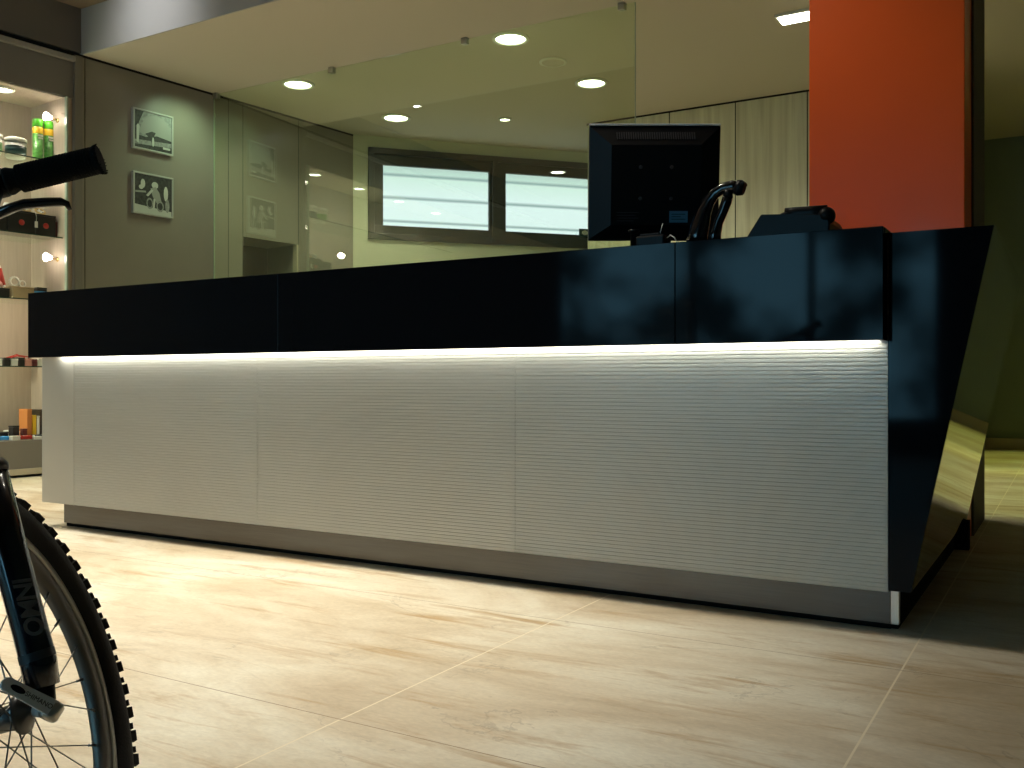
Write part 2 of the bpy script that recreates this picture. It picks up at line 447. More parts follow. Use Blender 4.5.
# left wall: a line about 5 degrees off the room's depth axis.  s runs along it, t into it
WA = Vector((-6.324, 4.417, 0)); WD = Vector((0.0896, 0.99598, 0)).normalized(); WN = Vector((-WD.y, WD.x, 0))
W_ANG = math.atan2(WD.y, WD.x) - PI / 2
WM = Matrix(((WN.x * -1, WD.x, 0, WA.x), (WN.y * -1, WD.y, 0, WA.y), (0, 0, 1, 0), (0, 0, 0, 1)))   # local x = out of the wall, y = s, z


def wall_box(mb, s0, s1, t0, t1, z0, z1, bevel=0.0):
    return mb.box((-t1, s0, z0), (-t0, s1, z1), bevel, WM)


S_MIN, S_JAMB, S_END = -8.6, -0.115, 2.79
b = MB()
wall_box(b, 0, 1.466, 0, 0.6, 0, 3.1)
wall_box(b, 1.466, 2.088, 0, 0.6, 1.935, 3.1)
wall_box(b, 1.466, 2.088, 0.45, 0.6, 0, 1.935)
wall_box(b, 1.466, 2.088, 0, 0.45, 0, 0.72)
wall_box(b, 2.088, S_END + 0.2, 0, 0.6, 0, 3.1)
struct(b.build('wall_left', M['wall']))
b = MB(); wall_box(b, 1.4665, 2.0875, 0.43, 0.45, 0.72, 1.9345); wall_box(b, 1.4665, 1.476, 0.004, 0.43, 0.72, 1.9345)
struct(b.build('trim_2', M['dark_board']))
b = MB(); wall_box(b, 2.070, 2.088, -0.006, 0.05, 0.72, 1.935); struct(b.build('trim_3', M['jamb']))
b = MB()
for s in (0.02, 1.31, 1.462, 2.09): wall_box(b, s, s + 0.005, -0.0008, 0.004, 0, 3.085)
struct(b.build('trim_4', M['black_gap']))
b = MB(); wall_box(b, S_MIN, 0.0, 0, 0.6, 3.11, 3.6); struct(b.build('wall_left_upper', M['wall_dark']))
b = MB(); wall_box(b, S_MIN, S_END, -0.004, 0.05, 3.083, 3.1); struct(b.build('trim_5', M['black_gap']))

# display recess built into the left wall
NZ0, NZ1, ND = 0.26, 2.765, 0.51
b = MB()
wall_box(b, S_MIN, -0.02, ND, ND + 0.09, 0.0, 3.083)
wall_box(b, S_JAMB, -0.021, 0.03, ND, NZ0, 2.77)
wall_box(b, S_MIN, -0.021, 0.02, ND, NZ1, NZ1 + 0.05)
struct(b.build('wall_left_recess', M['niche']))
b = MB()
wall_box(b, S_MIN, -0.021, 0.012, 0.05, NZ1, 3.082)
wall_box(b, S_MIN, -0.0215, 0.0, ND, 0.06, NZ0)
struct(b.build('trim_6', M['frame_grey']))
b = MB(); wall_box(b, S_MIN, -0.063, -0.030, 0.0115, 3.030, 3.066, 0.004); struct(b.build('trim_10', mat('light grey satin rail', (0.27, 0.25, 0.22), 0.45)))
b = MB()
wall_box(b, -0.062, -0.001, -0.014, 0.05, 0.0, 3.083, 0.003)
struct(b.build('trim_7', M['frame_grey']))
b = MB(); wall_box(b, S_MIN, -0.063, -0.010, 0.0, 0.018, 0.062, 0.004); struct(b.build('baseboard_left', M['jamb']))
b = MB(); wall_box(b, -0.122, -0.108, -0.004, 0.02, NZ0, NZ1); struct(b.build('trim_8', M['glass_edge']))

# angled wall with the high window
QA = Vector((-6.074, 7.197, 0)); QD = Vector((0.6675, 0.7446, 0)).normalized(); QN = Vector((-QD.y, QD.x, 0))
QM = Matrix(((QD.x, QN.x, 0, QA.x), (QD.y, QN.y, 0, QA.y), (0, 0, 1, 0), (0, 0, 0, 1)))   # local x along, y behind the wall
WZ0, WZ1, WS0, WS1 = 2.08, 2.985, 0.147, 2.75
b = MB()
b.box((-0.3, 0, 0), (WS0, 0.2, 3.1), M=QM); b.box((WS1, 0, 0), (3.6, 0.2, 3.1), M=QM)
b.box((WS0, 0, 0), (WS1, 0.2, WZ0), M=QM); b.box((WS0, 0, WZ1), (WS1, 0.2, 3.1), M=QM)
struct(b.build('wall_rear', M['green_wall']))
b = MB()
for x0, x1, z0, z1 in ((WS0, WS1, WZ1 - 0.06, WZ1), (WS0, WS1, WZ0, WZ0 + 0.06), (WS0, WS0 + 0.06, WZ0, WZ1), (WS1 - 0.06, WS1, WZ0, WZ1), (1.42, 1.48, WZ0, WZ1)):
    b.box((x0, -0.03, z0), (x1, 0.12, z1), 0.004, QM)
wf = struct(b.build('window_1', M['window_frame']))
for x0, x1 in ((0.207, 1.42), (1.48, 2.69)):
    b = MB()
    for a0, a1, z0, z1 in ((x0, x1, 2.825, 2.925), (x0, x1, 2.14, 2.225), (x0, x0 + 0.09, 2.225, 2.825), (x1 - 0.03, x1, 2.225, 2.825)):
        b.box((a0, 0.0, z0), (a1, 0.07, z1), 0.003, QM)
    f = b.build('sash', M['window_frame'], wf)
    b = MB(); b.box((x0 + 0.09, 0.04, 2.225), (x1 - 0.03, 0.05, 2.825), M=QM); b.build('pane', M['frosted'], f)

# wood clad block at the rear, corridor wall, right and front walls
b = MB(); b.box((-3.92, 8.02, 0), (-0.84, 10.6, 3.085)); struct(b.build('wall_back', M['wood']))
b = MB()
b.box((-3.93, 8.015, 3.085), (-0.83, 10.6, 3.1))
for x in (-3.107, -2.504, -1.894): b.box((x - 0.004, 8.0185, 0), (x + 0.004, 8.022, 3.085))
struct(b.build('trim_9', M['black_gap']))
b = MB(); b.box((-0.84, 10.6, 0), (3.4, 10.8, 3.1)); struct(b.build('wall_corridor', M['olive_wall']))
b = MB(); b.box((-0.84, 10.578, 0), (3.3, 10.6, 0.11), 0.004); struct(b.build('baseboard_corridor', M['jamb']))
b = MB(); b.box((3.3, -4.2, 0), (3.5, 11.2, 3.6)); struct(b.build('wall_right', M['olive_wall']))
b = MB()
b.box((-8, -4.2, 0), (-5.0, -4.0, 3.6)); b.box((-1.0, -4.2, 0), (3.4, -4.0, 3.6))
b.box((-5.0, -4.2, 0), (-1.0, -4.0, 0.25)); b.box((-5.0, -4.2, 2.75), (-1.0, -4.0, 3.6))
struct(b.build('wall_front', M['wall_dark']))
b = MB()
for x0, x1, z0, z1 in ((-5.0, -1.0, 0.25, 0.33), (-5.0, -1.0, 2.67, 2.75), (-5.0, -4.92, 0.25, 2.75), (-3.4, -3.34, 0.25, 2.75), (-1.08, -1.0, 0.25, 2.75), (-2.2, -2.14, 0.25, 2.75)):
    b.box((x0, -4.15, z0), (x1, -4.03, z1), 0.005)
wf2 = struct(b.build('window_2', M['window_frame']))
b = MB(); b.box((-4.92, -4.1, 0.33), (-1.08, -4.09, 2.67)); b.build('pane', M['door_glass'], wf2)

# ------------------------------------------------------------------ orange column
b = MB(); b.box((-1.008, 4.30, 0), (-0.380, 4.60, 3.1), 0.004)
col = b.build('column', M['orange']); tag(col, 'tall square column clad in glossy orange glass behind the counter', 'column')

b = MB(); b.box((-0.95, 4.601, 0), (-0.371, 5.2, 3.1)); struct(b.build('wall_dark_block', M['wall_dark']))  # dark block added in place of the column's dark side and a bulkhead
t = thing('window_sign', 'small dark sign with a pale oval on the window frame, left of the monitor', 'sign', QM @ Vector((2.43, -0.0305, 2.20)), (0, 0, math.atan2(QD.y, QD.x)))
b = MB(); b.box((-0.065, -0.012, 0.0), (0.065, 0.0, 0.085), 0.004); b.build('board', M['label_dark'], t)
b = MB(); b.prism(ell(0, 0.043, 0.035, 0.024, 20), -0.0135, -0.0122); b.build('oval', M['white_plastic'], t)

# ------------------------------------------------------------------ glass partition with clips
GY = 5.578
gl = thing('glass_partition', 'frameless green-tinted glass screen hung from the ceiling behind the counter', 'glass screen', (-4.31, GY, 0.02))
b = MB(); b.box((-6.215 + 4.31, -0.005, 0), (-2.393 + 4.31, 0.005, 3.07)); b.build('pane', M['glass'], gl)
b = MB(); b.box((-2.3929 + 4.31, -0.005, 0), (-2.3885 + 4.31, 0.005, 3.07)); b.build('glass_edge', M['glass_edge'], gl)
b = MB(); b.box((-6.2195 + 4.31, -0.005, 0), (-6.2151 + 4.31, 0.005, 3.07)); b.build('glass_edge', M['glass_edge'], gl)
for x in (-6.19, -4.917, -3.688, -2.482):
    b = MB()
    b.box((x + 4.31 - 0.022, -0.020, 3.035), (x + 4.31 + 0.022, -0.0055, 3.08), 0.002)
    b.box((x + 4.31 - 0.022, 0.0055, 3.035), (x + 4.31 + 0.022, 0.020, 3.08), 0.002)
    b.box((x + 4.31 - 0.022, -0.020, 3.0705), (x + 4.31 + 0.022, 0.020, 3.08))
    b.build('ceiling_clip', M['brushed_alu'], gl)

# ------------------------------------------------------------------ ceiling lights
def downlight(x, y, z, r, label, group, on=True):
    t = thing('ceiling_light', label, 'ceiling light', (x, y, z), group=group)
    b = MB(); b.lathe([(r * 1.28, 0), (r * 1.28, -0.008), (r * 1.05, -0.014), (r, -0.006), (r, 0)], seg=36, closed=True); b.build('ring', M['lamp_ring'], t)
    b = MB(); b.lathe([(0, -0.004), (r * 0.6, -0.005), (r, -0.003), (r, 0), (0, 0)], seg=36); b.build('diffuser', M['lamp_on'], t)
    return t


for (x, y), lb in zip(SOFFIT_LIGHTS, ('round recessed downlight nearest the left wall, just behind the glass screen', 'largest round downlight, above the middle of the glass screen', 'round recessed downlight above the left end of the rear window', 'round recessed downlight above the left corner of the monitor')):
    downlight(x, y, Z_SOF, 0.105, lb, 'round downlights in the lower ceiling')
downlight(-4.507, 7.486, Z_SOF, 0.045, 'small round spot light in the ceiling above the rear window', 'round downlights in the lower ceiling')
for x, y in SHOP_LIGHTS[5:]:
    downlight(x, y, Z_UP, 0.09, 'round downlight in the high ceiling over the shop floor', 'downlights over the shop floor')
t = thing('ceiling_speaker', 'flat round unlit ceiling disc between the downlights', 'ceiling disc', (-3.388, 6.334, Z_SOF))
b = MB(); b.lathe([(0.105, 0), (0.105, -0.006), (0.09, -0.010), (0.085, -0.006)], seg=36); b.build('rim', M['lamp_ring'], t)
b = MB(); b.lathe([(0.085, -0.004), (0.05, -0.010), (0, -0.012)], seg=36); b.build('cover', M['soffit'], t)
t = thing('strip_light', 'rectangular fluorescent ceiling light beside the orange column', 'ceiling light', (-1.52, 6.34, Z_SOF))
b = MB(); b.box((-0.17, -0.085, -0.02), (0.17, 0.085, 0), 0.003); b.build('housing', M['lamp_ring'], t)
b = MB(); b.box((-0.155, -0.07, -0.026), (0.155, 0.07, -0.0205), 0.002); b.build('diffuser', M['lamp_on'], t)

# ------------------------------------------------------------------ reception counter
CX0, CX1 = -4.171, -0.426
YB, YW, YP, YEND, HT = 2.634, 2.704, 2.749, 4.258, 1.0875
BZ0 = 0.788
ctr = thing('reception_counter', 'long reception counter with black glossy top band over cream ribbed front', 'counter', (-2.3, 3.0, 0))
OX, OY = -2.3, 3.0


def cb(lo, hi, bevel=0.0, mb=None):
    mb = mb or MB(); mb.box((lo[0] - OX, lo[1] - OY, lo[2]), (hi[0] - OX, hi[1] - OY, hi[2]), bevel); return mb


xs = [CX0, -2.5901, -1.0031, CX1]
for k in range(3):
    o = cb((xs[k] + 0.0008, YB, BZ0), (xs[k + 1] - 0.0008, YB + 0.022, HT), 0.0012).build('black_fascia', M['black_gloss'], ctr)
    o['label'] = 'glossy blue-black fascia panel'
cb((CX0 + 0.001, YB + 0.023, HT - 0.02), (CX1, 3.06, HT), 0.001).build('counter_top', M['black_gloss'], ctr)
cb((CX1 - 0.02, YB + 0.0225, BZ0), (CX1 - 0.0005, YW - 0.002, HT - 0.021)).build('side_return', M['black_gloss'], ctr)
mb = cb((CX0 + 0.002, YB + 0.0225, BZ0 + 0.001), (CX1 - 0.021, YB + 0.03, BZ0 + 0.03)); cb((CX0 + 0.002, YB + 0.03, BZ0 + 0.022), (CX1 - 0.021, YW + 0.02, BZ0 + 0.03), mb=mb)
mb.build('light_channel', M['black_plastic'], ctr)
cb((-4.02, YB + 0.050, BZ0 + 0.006), (CX1 - 0.0215, YB + 0.060, BZ0 + 0.0215)).build('light_strip', M['led'], ctr)
# ribbed front, one panel for each bay
WZB, WZT, RIB = 0.112, 0.8085, 0.0117


def ribbed(x0, x1):
    nr = int((WZT - WZB) / RIB); prof = []
    for i in range(nr):
        z = WZB + i * RIB
        prof += [(YW - OY + 0.0022, z + 0.0002), (YW - OY + 0.0003, z + 0.0012), (YW - OY, z + 0.0030), (YW - OY, z + 0.0092), (YW - OY + 0.0003, z + 0.0104), (YW - OY + 0.0022, z + 0.0114)]
    prof += [(YW - OY, WZB + nr * RIB + 0.0002), (YW - OY, WZT), (YW - OY + 0.02, WZT), (YW - OY + 0.02, WZB), (YW - OY + 0.001, WZB)]
    mb = MB(); mb.prism(prof[::-1], x0 - OX + 0.0006, x1 - OX - 0.0006, axes='yz'); return mb


fx = [CX0, -3.930, -2.772, -1.589, CX1]
cb((fx[0], YW, WZB), (fx[1] - 0.001, YW + 0.02, WZT), 0.001).build('front_panel', mat('smooth cream laminate', (0.54, 0.525, 0.47), 0.36), ctr)
for k in range(1, 4): ribbed(fx[k], fx[k + 1]).build('front_panel', M['white_laminate'], ctr)
cb((CX0 + 0.004, YW + 0.021, WZB), (CX1 - 0.002, 3.055, HT - 0.022)).build('carcass', M['white_laminate'], ctr)
cb((-4.068, YP + 0.012, 0), (-0.428, YP + 0.02, 0.016)).build('plinth_gap', M['black_gap'], ctr)
cb((-4.07, YP, 0.0165), (-0.4265, YP + 0.02, WZB - 0.001)).build('plinth', M['steel'], ctr)
cb((-4.07, YP + 0.0205, 0), (-4.05, 3.0, WZB - 0.001)).build('plinth_end', M['steel_bright'], ctr)
cb((-0.426, YP - 0.001, 0.0165), (-0.404, YP + 0.02, WZB - 0.001), 0.002).build('plinth_corner', M['steel_bright'], ctr)
mb = cb((-0.44, YP + 0.021, 0), (-0.410, YEND - 0.06, WZB + 0.003)); cb((-0.44, YEND - 0.0595, 0), (-0.356, YEND, WZB + 0.003), mb=mb)
mb.build('plinth_side', M['black_gap'], ctr)
# slanted end: front face, mirror side and carcass
zb, zt = 0.1155, 1.0785
ex = lambda z: -0.369 + 0.197 * (z - zb) / (zt - zb)
mb = MB(); mb.prism([(-0.4255 - OX, zb), (ex(zb) - OX, zb), (ex(zt) - OX, zt), (-0.4255 - OX, zt)], YW + 0.004 - OY, YW + 0.024 - OY)
mb.build('end_panel', M['black_gloss'], ctr)
mb = MB(); mb.prism([(ex(zb) - 0.02 - OX, zb), (ex(zb) - OX, zb), (ex(zt) - OX, zt), (ex(zt) - 0.02 - OX, zt)], YW + 0.0245 - OY, YEND - OY)
o = mb.build('slanted_side', M['black_glass'], ctr); o['label'] = 'slanted black mirror side panel'
mb = MB(); mb.prism([(-0.424 - OX, zb), (ex(zb) - 0.021 - OX, zb), (ex(zt) - 0.021 - OX, zt - 0.001), (-0.424 - OX, zt - 0.001)], YW + 0.0245 - OY, YEND - 0.001 - OY)
mb.build('end_carcass', M['black_plastic'], ctr)

# ------------------------------------------------------------------ monitor on the counter (seen from behind)
mon = thing('monitor', 'flat screen monitor seen from behind, standing on the counter', 'monitor', (-1.193, 2.93, HT), (0, 0, YAW))
TM = Matrix.Translation((0, 0, 0.056)) @ Matrix.Rotation(math.radians(7), 4, 'X')
b = MB(); b.box((-0.214, -0.005, 0), (0.214, 0.022, 0.371), 0.004, TM); b.build('bezel', M['black_plastic'], mon)
b = MB(); b.box((-0.2135, -0.008, 0.3715), (0.2135, 0.021, 0.3775), 0.002, TM); b.build('top_edge', M['lit_bezel_edge'], mon)
b = MB(); b.box((-0.2, 0.0225, 0.02), (0.2, 0.024, 0.355), 0, TM); b.build('screen', M['black_shiny'], mon)
b = MB()
o4 = [(-0.21, 0.006), (0.21, 0.006), (0.21, 0.366), (-0.21, 0.366)]; i4 = [(-0.145, 0.05), (0.145, 0.05), (0.145, 0.305), (-0.145, 0.305)]
vs = [TM @ Vector((x, -0.0055, z)) for x, z in o4] + [TM @ Vector((x, -0.045, z)) for x, z in i4]
b._new(vs, [(4, 5, 6, 7), (3, 2, 1, 0), (0, 1, 5, 4), (1, 2, 6, 5), (2, 3, 7, 6), (3, 0, 4, 7)])
shell = b.build('rear_shell', M['black_plastic'], mon)
for k in range(34):
    x = -0.125 + k * 0.0076
    b = MB(); MM = TM @ Matrix.Translation((x, -0.0262, 0.336)) @ Matrix.Rotation(-math.atan2(0.0395, 0.061), 4, 'X')
    if k == 0: slot_mb = MB()
    slot_mb.box((-0.0018, -0.0015, -0.014), (0.0018, 0.001, 0.014), 0, MM)
    b.bm.free()
slot_mb.build('vent_grille', M['grey_plastic'], shell)
for x, z in ((-0.05, 0.235), (0.05, 0.235), (-0.05, 0.135), (0.05, 0.135)):
    b = MB(); b.lathe([(0, -0.002), (0.006, -0.002), (0.006, 0.001), (0, 0.001)], origin=TM @ Vector((x, -0.0455, z)), axis=TM.to_3x3() @ Vector((0, 1, 0)), seg=14); b.build('screw', M['grey_plastic'], shell)
b = MB(); b.box((0.045, -0.0462, 0.058), (0.105, -0.0452, 0.095), 0, TM); st = b.build('sticker', M['blue_sticker'], mon); st['label'] = 'pale blue sticker'
b = MB()
for k, wdt in enumerate((0.045, 0.03, 0.045)): b.box((0.052, -0.0466, 0.067 + k * 0.008), (0.052 + wdt, -0.0463, 0.070 + k * 0.008), 0, TM)
b.build('print', M['label_dark'], st)
b = MB()
for k in range(4): b.box((-0.145 + 0.02, -0.0457, 0.062 + k * 0.009), (-0.145 + 0.02 + (0.055, 0.07, 0.06, 0.07)[k], -0.0452, 0.0645 + k * 0.009), 0, TM)
b.build('rating_plate', M['grey_plastic'], mon)
b = MB(); b.box((-0.035, -0.02, 0.012), (0.035, 0.02, 0.2), 0.006); b.build('neck', M['black_plastic'], mon)
b = MB(); b.lathe([(0, 0.0), (0.105, 0.0), (0.105, 0.008), (0.05, 0.014), (0, 0.015)], seg=36); b.build('base', M['black_plastic'], mon)

# small connection box with cables beside the monitor
t = thing('card_reader', 'small black card reader with thin cables below the monitor', 'card reader', (-1.112, 2.74, HT))
b = MB(); b.box((-0.05, -0.03, 0.001), (0.045, 0.03, 0.040), 0.006); b.box((-0.04, -0.02, 0.040), (0.025, 0.02, 0.047), 0.002); b.build('body', M['black_plastic'], t)
b = MB(); b.lathe([(0.0, 0.0), (0.012, 0.0), (0.012, 0.056), (0.018, 0.058), (0.018, 0.063), (0, 0.064)], origin=(-0.064, -0.005, 0.0), seg=18); b.build('post', M['black_plastic'], t)
b = MB(); b.tube([(0.046, -0.01, 0.03), (0.062, -0.02, 0.036), (0.078, -0.03, 0.026), (0.09, -0.03, 0.004)], 0.0016, 8); b.build('cable', M['white_plastic'], t)
b = MB(); b.tube([(0.02, 0.0, 0.046), (0.022, 0.005, 0.062), (0.027, 0.005, 0.078)], 0.0013, 8); b.build('cable', M['white_plastic'], t)

# barcode scanner on a curved stand
t = thing('barcode_scanner', 'glossy black barcode scanner on a curved stand, right of the monitor', 'scanner', (-0.98, 2.85, HT))
b = MB()
hp = [(px_, py_, pz_ * 0.94) for px_, py_, pz_ in [(-0.035, 0, 0.012), (-0.030, 0, 0.055), (-0.019, 0, 0.095), (-0.009, 0, 0.13), (0.006, 0, 0.162), (0.025, 0, 0.186), (0.05, 0, 0.200), (0.08, 0, 0.203), (0.105, 0, 0.197)]]
b.tube(hp, [0.029, 0.027, 0.024, 0.0195, 0.0165, 0.0145, 0.0145, 0.0165, 0.015], 16, flat=1.2); b.build('handle', M['black_shiny'], t)
b = MB(); b.tube([(0.092, 0, 0.188), (0.104, 0, 0.184), (0.118, 0, 0.179)], [0.0165, 0.018, 0.014], 16, flat=1.4); hd = b.build('scan_head', M['black_plastic'], t)
b = MB(); b.box((0.110, -0.018, 0.189), (0.123, 0.018, 0.198), 0.003); b.build('head_rim', M['black_plastic'], hd)
b = MB(); b.tube([(0.070, 0, 0.180), (0.068, 0, 0.170), (0.066, 0, 0.160)], [0.016, 0.014, 0.017], 14); b.build('trigger', M['black_plastic'], t)
b = MB(); b.tube([(0.067, 0, 0.163), (0.062, 0, 0.145), (0.050, 0, 0.115), (0.035, 0, 0.085), (0.026, 0, 0.05), (0.020, 0, 0.006)], [0.0155, 0.0165, 0.0155, 0.0165, 0.019, 0.024], 14); b.build('stand', M['black_shiny'], t)
b = MB(); b.lathe([(0, 0), (0.06, 0), (0.058, 0.008), (0.04, 0.014), (0, 0.016)], origin=(0.0, 0.02, 0), seg=30); b.build('base', M['black_plastic'], t)

# desk telephone
t = thing('desk_telephone', 'black desk telephone with its handset on top, beside the orange column', 'telephone', (-0.708, 2.81, HT))
b = MB(); b.prism([(-0.112, 0.0), (0.128, 0.0), (0.128, 0.036), (0.116, 0.058), (0.0, 0.068), (-0.064, 0.073)], -0.10, 0.10, bevel=0.004); ph = b.build('body', M['black_plastic'], t)
b = MB()
b.tube([(0.0, -0.075, 0.070), (0.03, -0.075, 0.071), (0.07, -0.075, 0.070), (0.115, -0.075, 0.066)], [0.010, 0.0095, 0.0095, 0.011], 12, flat=1.9)
b.ball((0.116, -0.078, 0.055), 0.027, scale=(0.9, 1.0, 0.95)); b.ball((0.0, -0.075, 0.066), 0.018, scale=(0.95, 1.0, 0.6)); b.build('handset', M['black_plastic'], t)
b = MB()
for i in range(3):
    for j in range(4): b.box((-0.01 + j * 0.026, 0.0 + i * 0.026, 0.0645 - j * 0.0018), (0.008 + j * 0.026, 0.018 + i * 0.026, 0.0695 - j * 0.0018))
b.build('keypad', M['grey_plastic'], ph)

# ------------------------------------------------------------------ two framed photographs on the left wall
def picture(z0, z1, label, shapes):
    P = WA + WD * 0.578
    t = thing('framed_picture', label, 'picture', (P.x, P.y, (z0 + z1) / 2), (0, 0, W_ANG), 'black and white photographs on the left wall')
    w2, h2 = 0.178, (z1 - z0) / 2
    b = MB()
    for lo, hi in (((0.0, -w2, -h2), (0.03, w2, -h2 + 0.014)), ((0.0, -w2, h2 - 0.014), (0.03, w2, h2)), ((0.0, -w2, -h2 + 0.014), (0.03, -w2 + 0.014, h2 - 0.014)), ((0.0, w2 - 0.014, -h2 + 0.014), (0.03, w2, h2 - 0.014))):
        b.box(lo, hi, 0.002)
    b.build('frame', M['picture_frame'], t)
    b = MB(); kinds = [M['photo_dark'], M['photo_mid'], M['photo_sky'], M['photo_light']]; W, H = 2 * (w2 - 0.014), 2 * (h2 - 0.014)
    b.box((0.002, -W / 2, -H / 2), (0.024, W / 2, H / 2)); d = 0.0242
    for k, poly in shapes:
        b.mi = k; vs = [(d, (p[0] - 0.5) * W, (0.5 - p[1]) * H) for p in poly]
        b._new(vs, [tuple(range(len(vs)))]); d += 0.0002
    b.build('print', kinds, t)




picture(2.49, 2.807, 'upper black and white photograph with a pale arched sky on left wall', [
    (1, [(0, 0), (1, 0), (1, 1), (0, 1)]), (2, ell(0.58, 0.60, 0.44, 0.55, 24, 180, 375)), (0, [(0, 0.66), (0.3, 0.68), (0.6, 0.6), (1, 0.66), (1, 1), (0, 1)]),
    (1, [(0, 0.80), (1, 0.72), (1, 0.84), (0, 0.92)]), (0, [(0, 0), (0.24, 0), (0.12, 0.3), (0.06, 0.7), (0, 0.7)]), (3, [(0.05, 0.42), (0.09, 0.36), (0.13, 0.42), (0.12, 0.62), (0.11, 0.88), (0.05, 0.86)]),
    (0, [(0.28, 0.6), (0.46, 0.5), (0.56, 0.52), (0.5, 0.66), (0.46, 0.84), (0.40, 0.7)]), (3, ell(0.49, 0.78, 0.03, 0.13, 12)), (3, [(0.76, 0.86), (0.96, 0.86), (0.96, 0.92), (0.76, 0.92)])])
picture(1.987, 2.313, 'lower black and white photograph of a cyclist in front of onlookers on left wall', [
    (0, [(0, 0), (1, 0), (1, 1), (0, 1)]), (3, [(0, 0.80), (1, 0.88), (1, 1), (0, 1)]), (2, [(0.02, 0.45), (0.3, 0.42), (0.3, 0.47), (0.02, 0.5)]),
    (3, ell(0.22, 0.24, 0.06, 0.12, 12)), (3, ell(0.17, 0.34, 0.06, 0.06, 10)), (3, ell(0.84, 0.42, 0.06, 0.2, 12)), (1, ell(0.88, 0.74, 0.06, 0.18, 12)),
    (3, ell(0.54, 0.24, 0.09, 0.09, 12)), (2, [(0.42, 0.34), (0.56, 0.28), (0.66, 0.42), (0.72, 0.66), (0.60, 0.72), (0.48, 0.55)]), (3, [(0.44, 0.36), (0.50, 0.38), (0.36, 0.56), (0.30, 0.54)]),
    (1, ell(0.40, 0.74, 0.09, 0.15, 16)), (0, ell(0.40, 0.74, 0.06, 0.10, 16)), (1, ell(0.68, 0.78, 0.10, 0.15, 16)), (0, ell(0.68, 0.78, 0.07, 0.10, 16)), (3, [(0.50, 0.60), (0.55, 0.60), (0.53, 0.86), (0.48, 0.86)])])


# ------------------------------------------------------------------ display recess: shelves, lamps and goods
def at(s, t, z): p = WA + WD * s + WN * t; return Vector((p.x, p.y, z))


SH = [2.285, 1.735, 1.268, 0.787]
for z, w in zip(SH, ('highest', 'second', 'third', 'lowest')):
    p = at(-1.6, 0, z)
    t = thing('glass_shelf', '%s glass shelf of the lit display recess in the left wall' % w, 'shelf', p, (0, 0, W_ANG), 'glass shelves of the display recess')
    b = MB(); b.box((-0.505, -1.45, -0.008), (-0.051, 1.48, 0)); b.build('shelf_board', M['shelf_glass'], t)
    b = MB(); b.box((-0.0508, -1.45, -0.008), (-0.049, 1.48, 0)); b.build('front_edge', M['shelf_edge'], t)
for z in (2.61, 2.175, 1.58):
    p = at(S_JAMB, 0.13, z)
    t = thing('display_spotlight', {2.61: 'lit spotlight on the recess side, behind the spray cans', 2.175: 'lit spotlight on the recess side, just under the handlebar grip', 1.58: 'lit spotlight on the recess side, above the blue box'}[z], 'spotlight', p, (0, 0, W_ANG), 'spotlights on the side of the display recess')
    b = MB(); b.tube([(0, -0.0005, 0), (0, -0.035, 0.004), (0, -0.055, 0.008)], 0.006, 10); b.lathe([(0, 0), (0.018, 0), (0.016, -0.006), (0, -0.008)], origin=(0, -0.0005, 0), axis=(0, 1, 0), seg=16); b.build('arm', M['gold'], t)
    b = MB(); b.lathe([(0.012, 0.0), (0.016, 0.012), (0.030, 0.045), (0.032, 0.045), (0.018, 0.010), (0.014, -0.002)], origin=(0, -0.05, 0.008), axis=(0.15, -1, 0.0), seg=20, closed=True); b.build('reflector', M['lamp_small'], t)
    b = MB(); b.lathe([(0, 0.045), (0.030, 0.044)], origin=(0, -0.05, 0.008), axis=(0.15, -1, 0.0), seg=20); b.build('bulb', M['lamp_small'], t)
    q = at(S_JAMB - 0.12, 0.13, z + 0.01); lamp('SPOT', q, 2.5, (1, 0.86, 0.66), target=at(-1.2, 0.40, z - 0.15), size=0.03, angle=130, blend=0.8)
for s in (-0.477, -1.25, -2.05, -2.9):
    p = at(s, 0.2, NZ1)
    lamp('SPOT', p - Vector((0, 0, 0.03)), 14, (1, 0.96, 0.78), size=0.05, angle=130, blend=0.7)
    downlight(p.x, p.y, NZ1, 0.06, {-0.477: 'lit round downlight in the top of the display recess'}.get(s, 'round downlight further along the top of the display recess, mirrored in the glass'), 'downlights of the display recess')
for z in (1.55, 1.05, 0.55, 2.0):
    lamp('POINT', at(-0.95, 0.22, z), 4.5 if z != 1.05 else 22, (1, 0.88, 0.68), size=0.03)


def goods(name, label, cat, s, t, z, group='goods on the display shelves'):
    return thing(name, label, cat, at(s, t, z), (0, 0, W_ANG), group)


def tub(s, z, label, body, band):
    t = goods('plastic_tub', label, 'tub', s, 0.2, z)
    b = MB(); b.lathe([(0, 0), (0.062, 0), (0.066, 0.006), (0.070, 0.115), (0, 0.115)], seg=30); b.build('body', body, t)
    b = MB(); b.lathe([(0.0655, 0.022), (0.0700, 0.022), (0.0712, 0.082), (0.067, 0.082)], seg=30, closed=True); b.build('label_band', band, t)
    b = MB(); b.lathe([(0.074, 0.1155), (0.076, 0.12), (0.074, 0.138), (0.06, 0.146), (0, 0.147)], seg=30); b.build('lid', body, t)


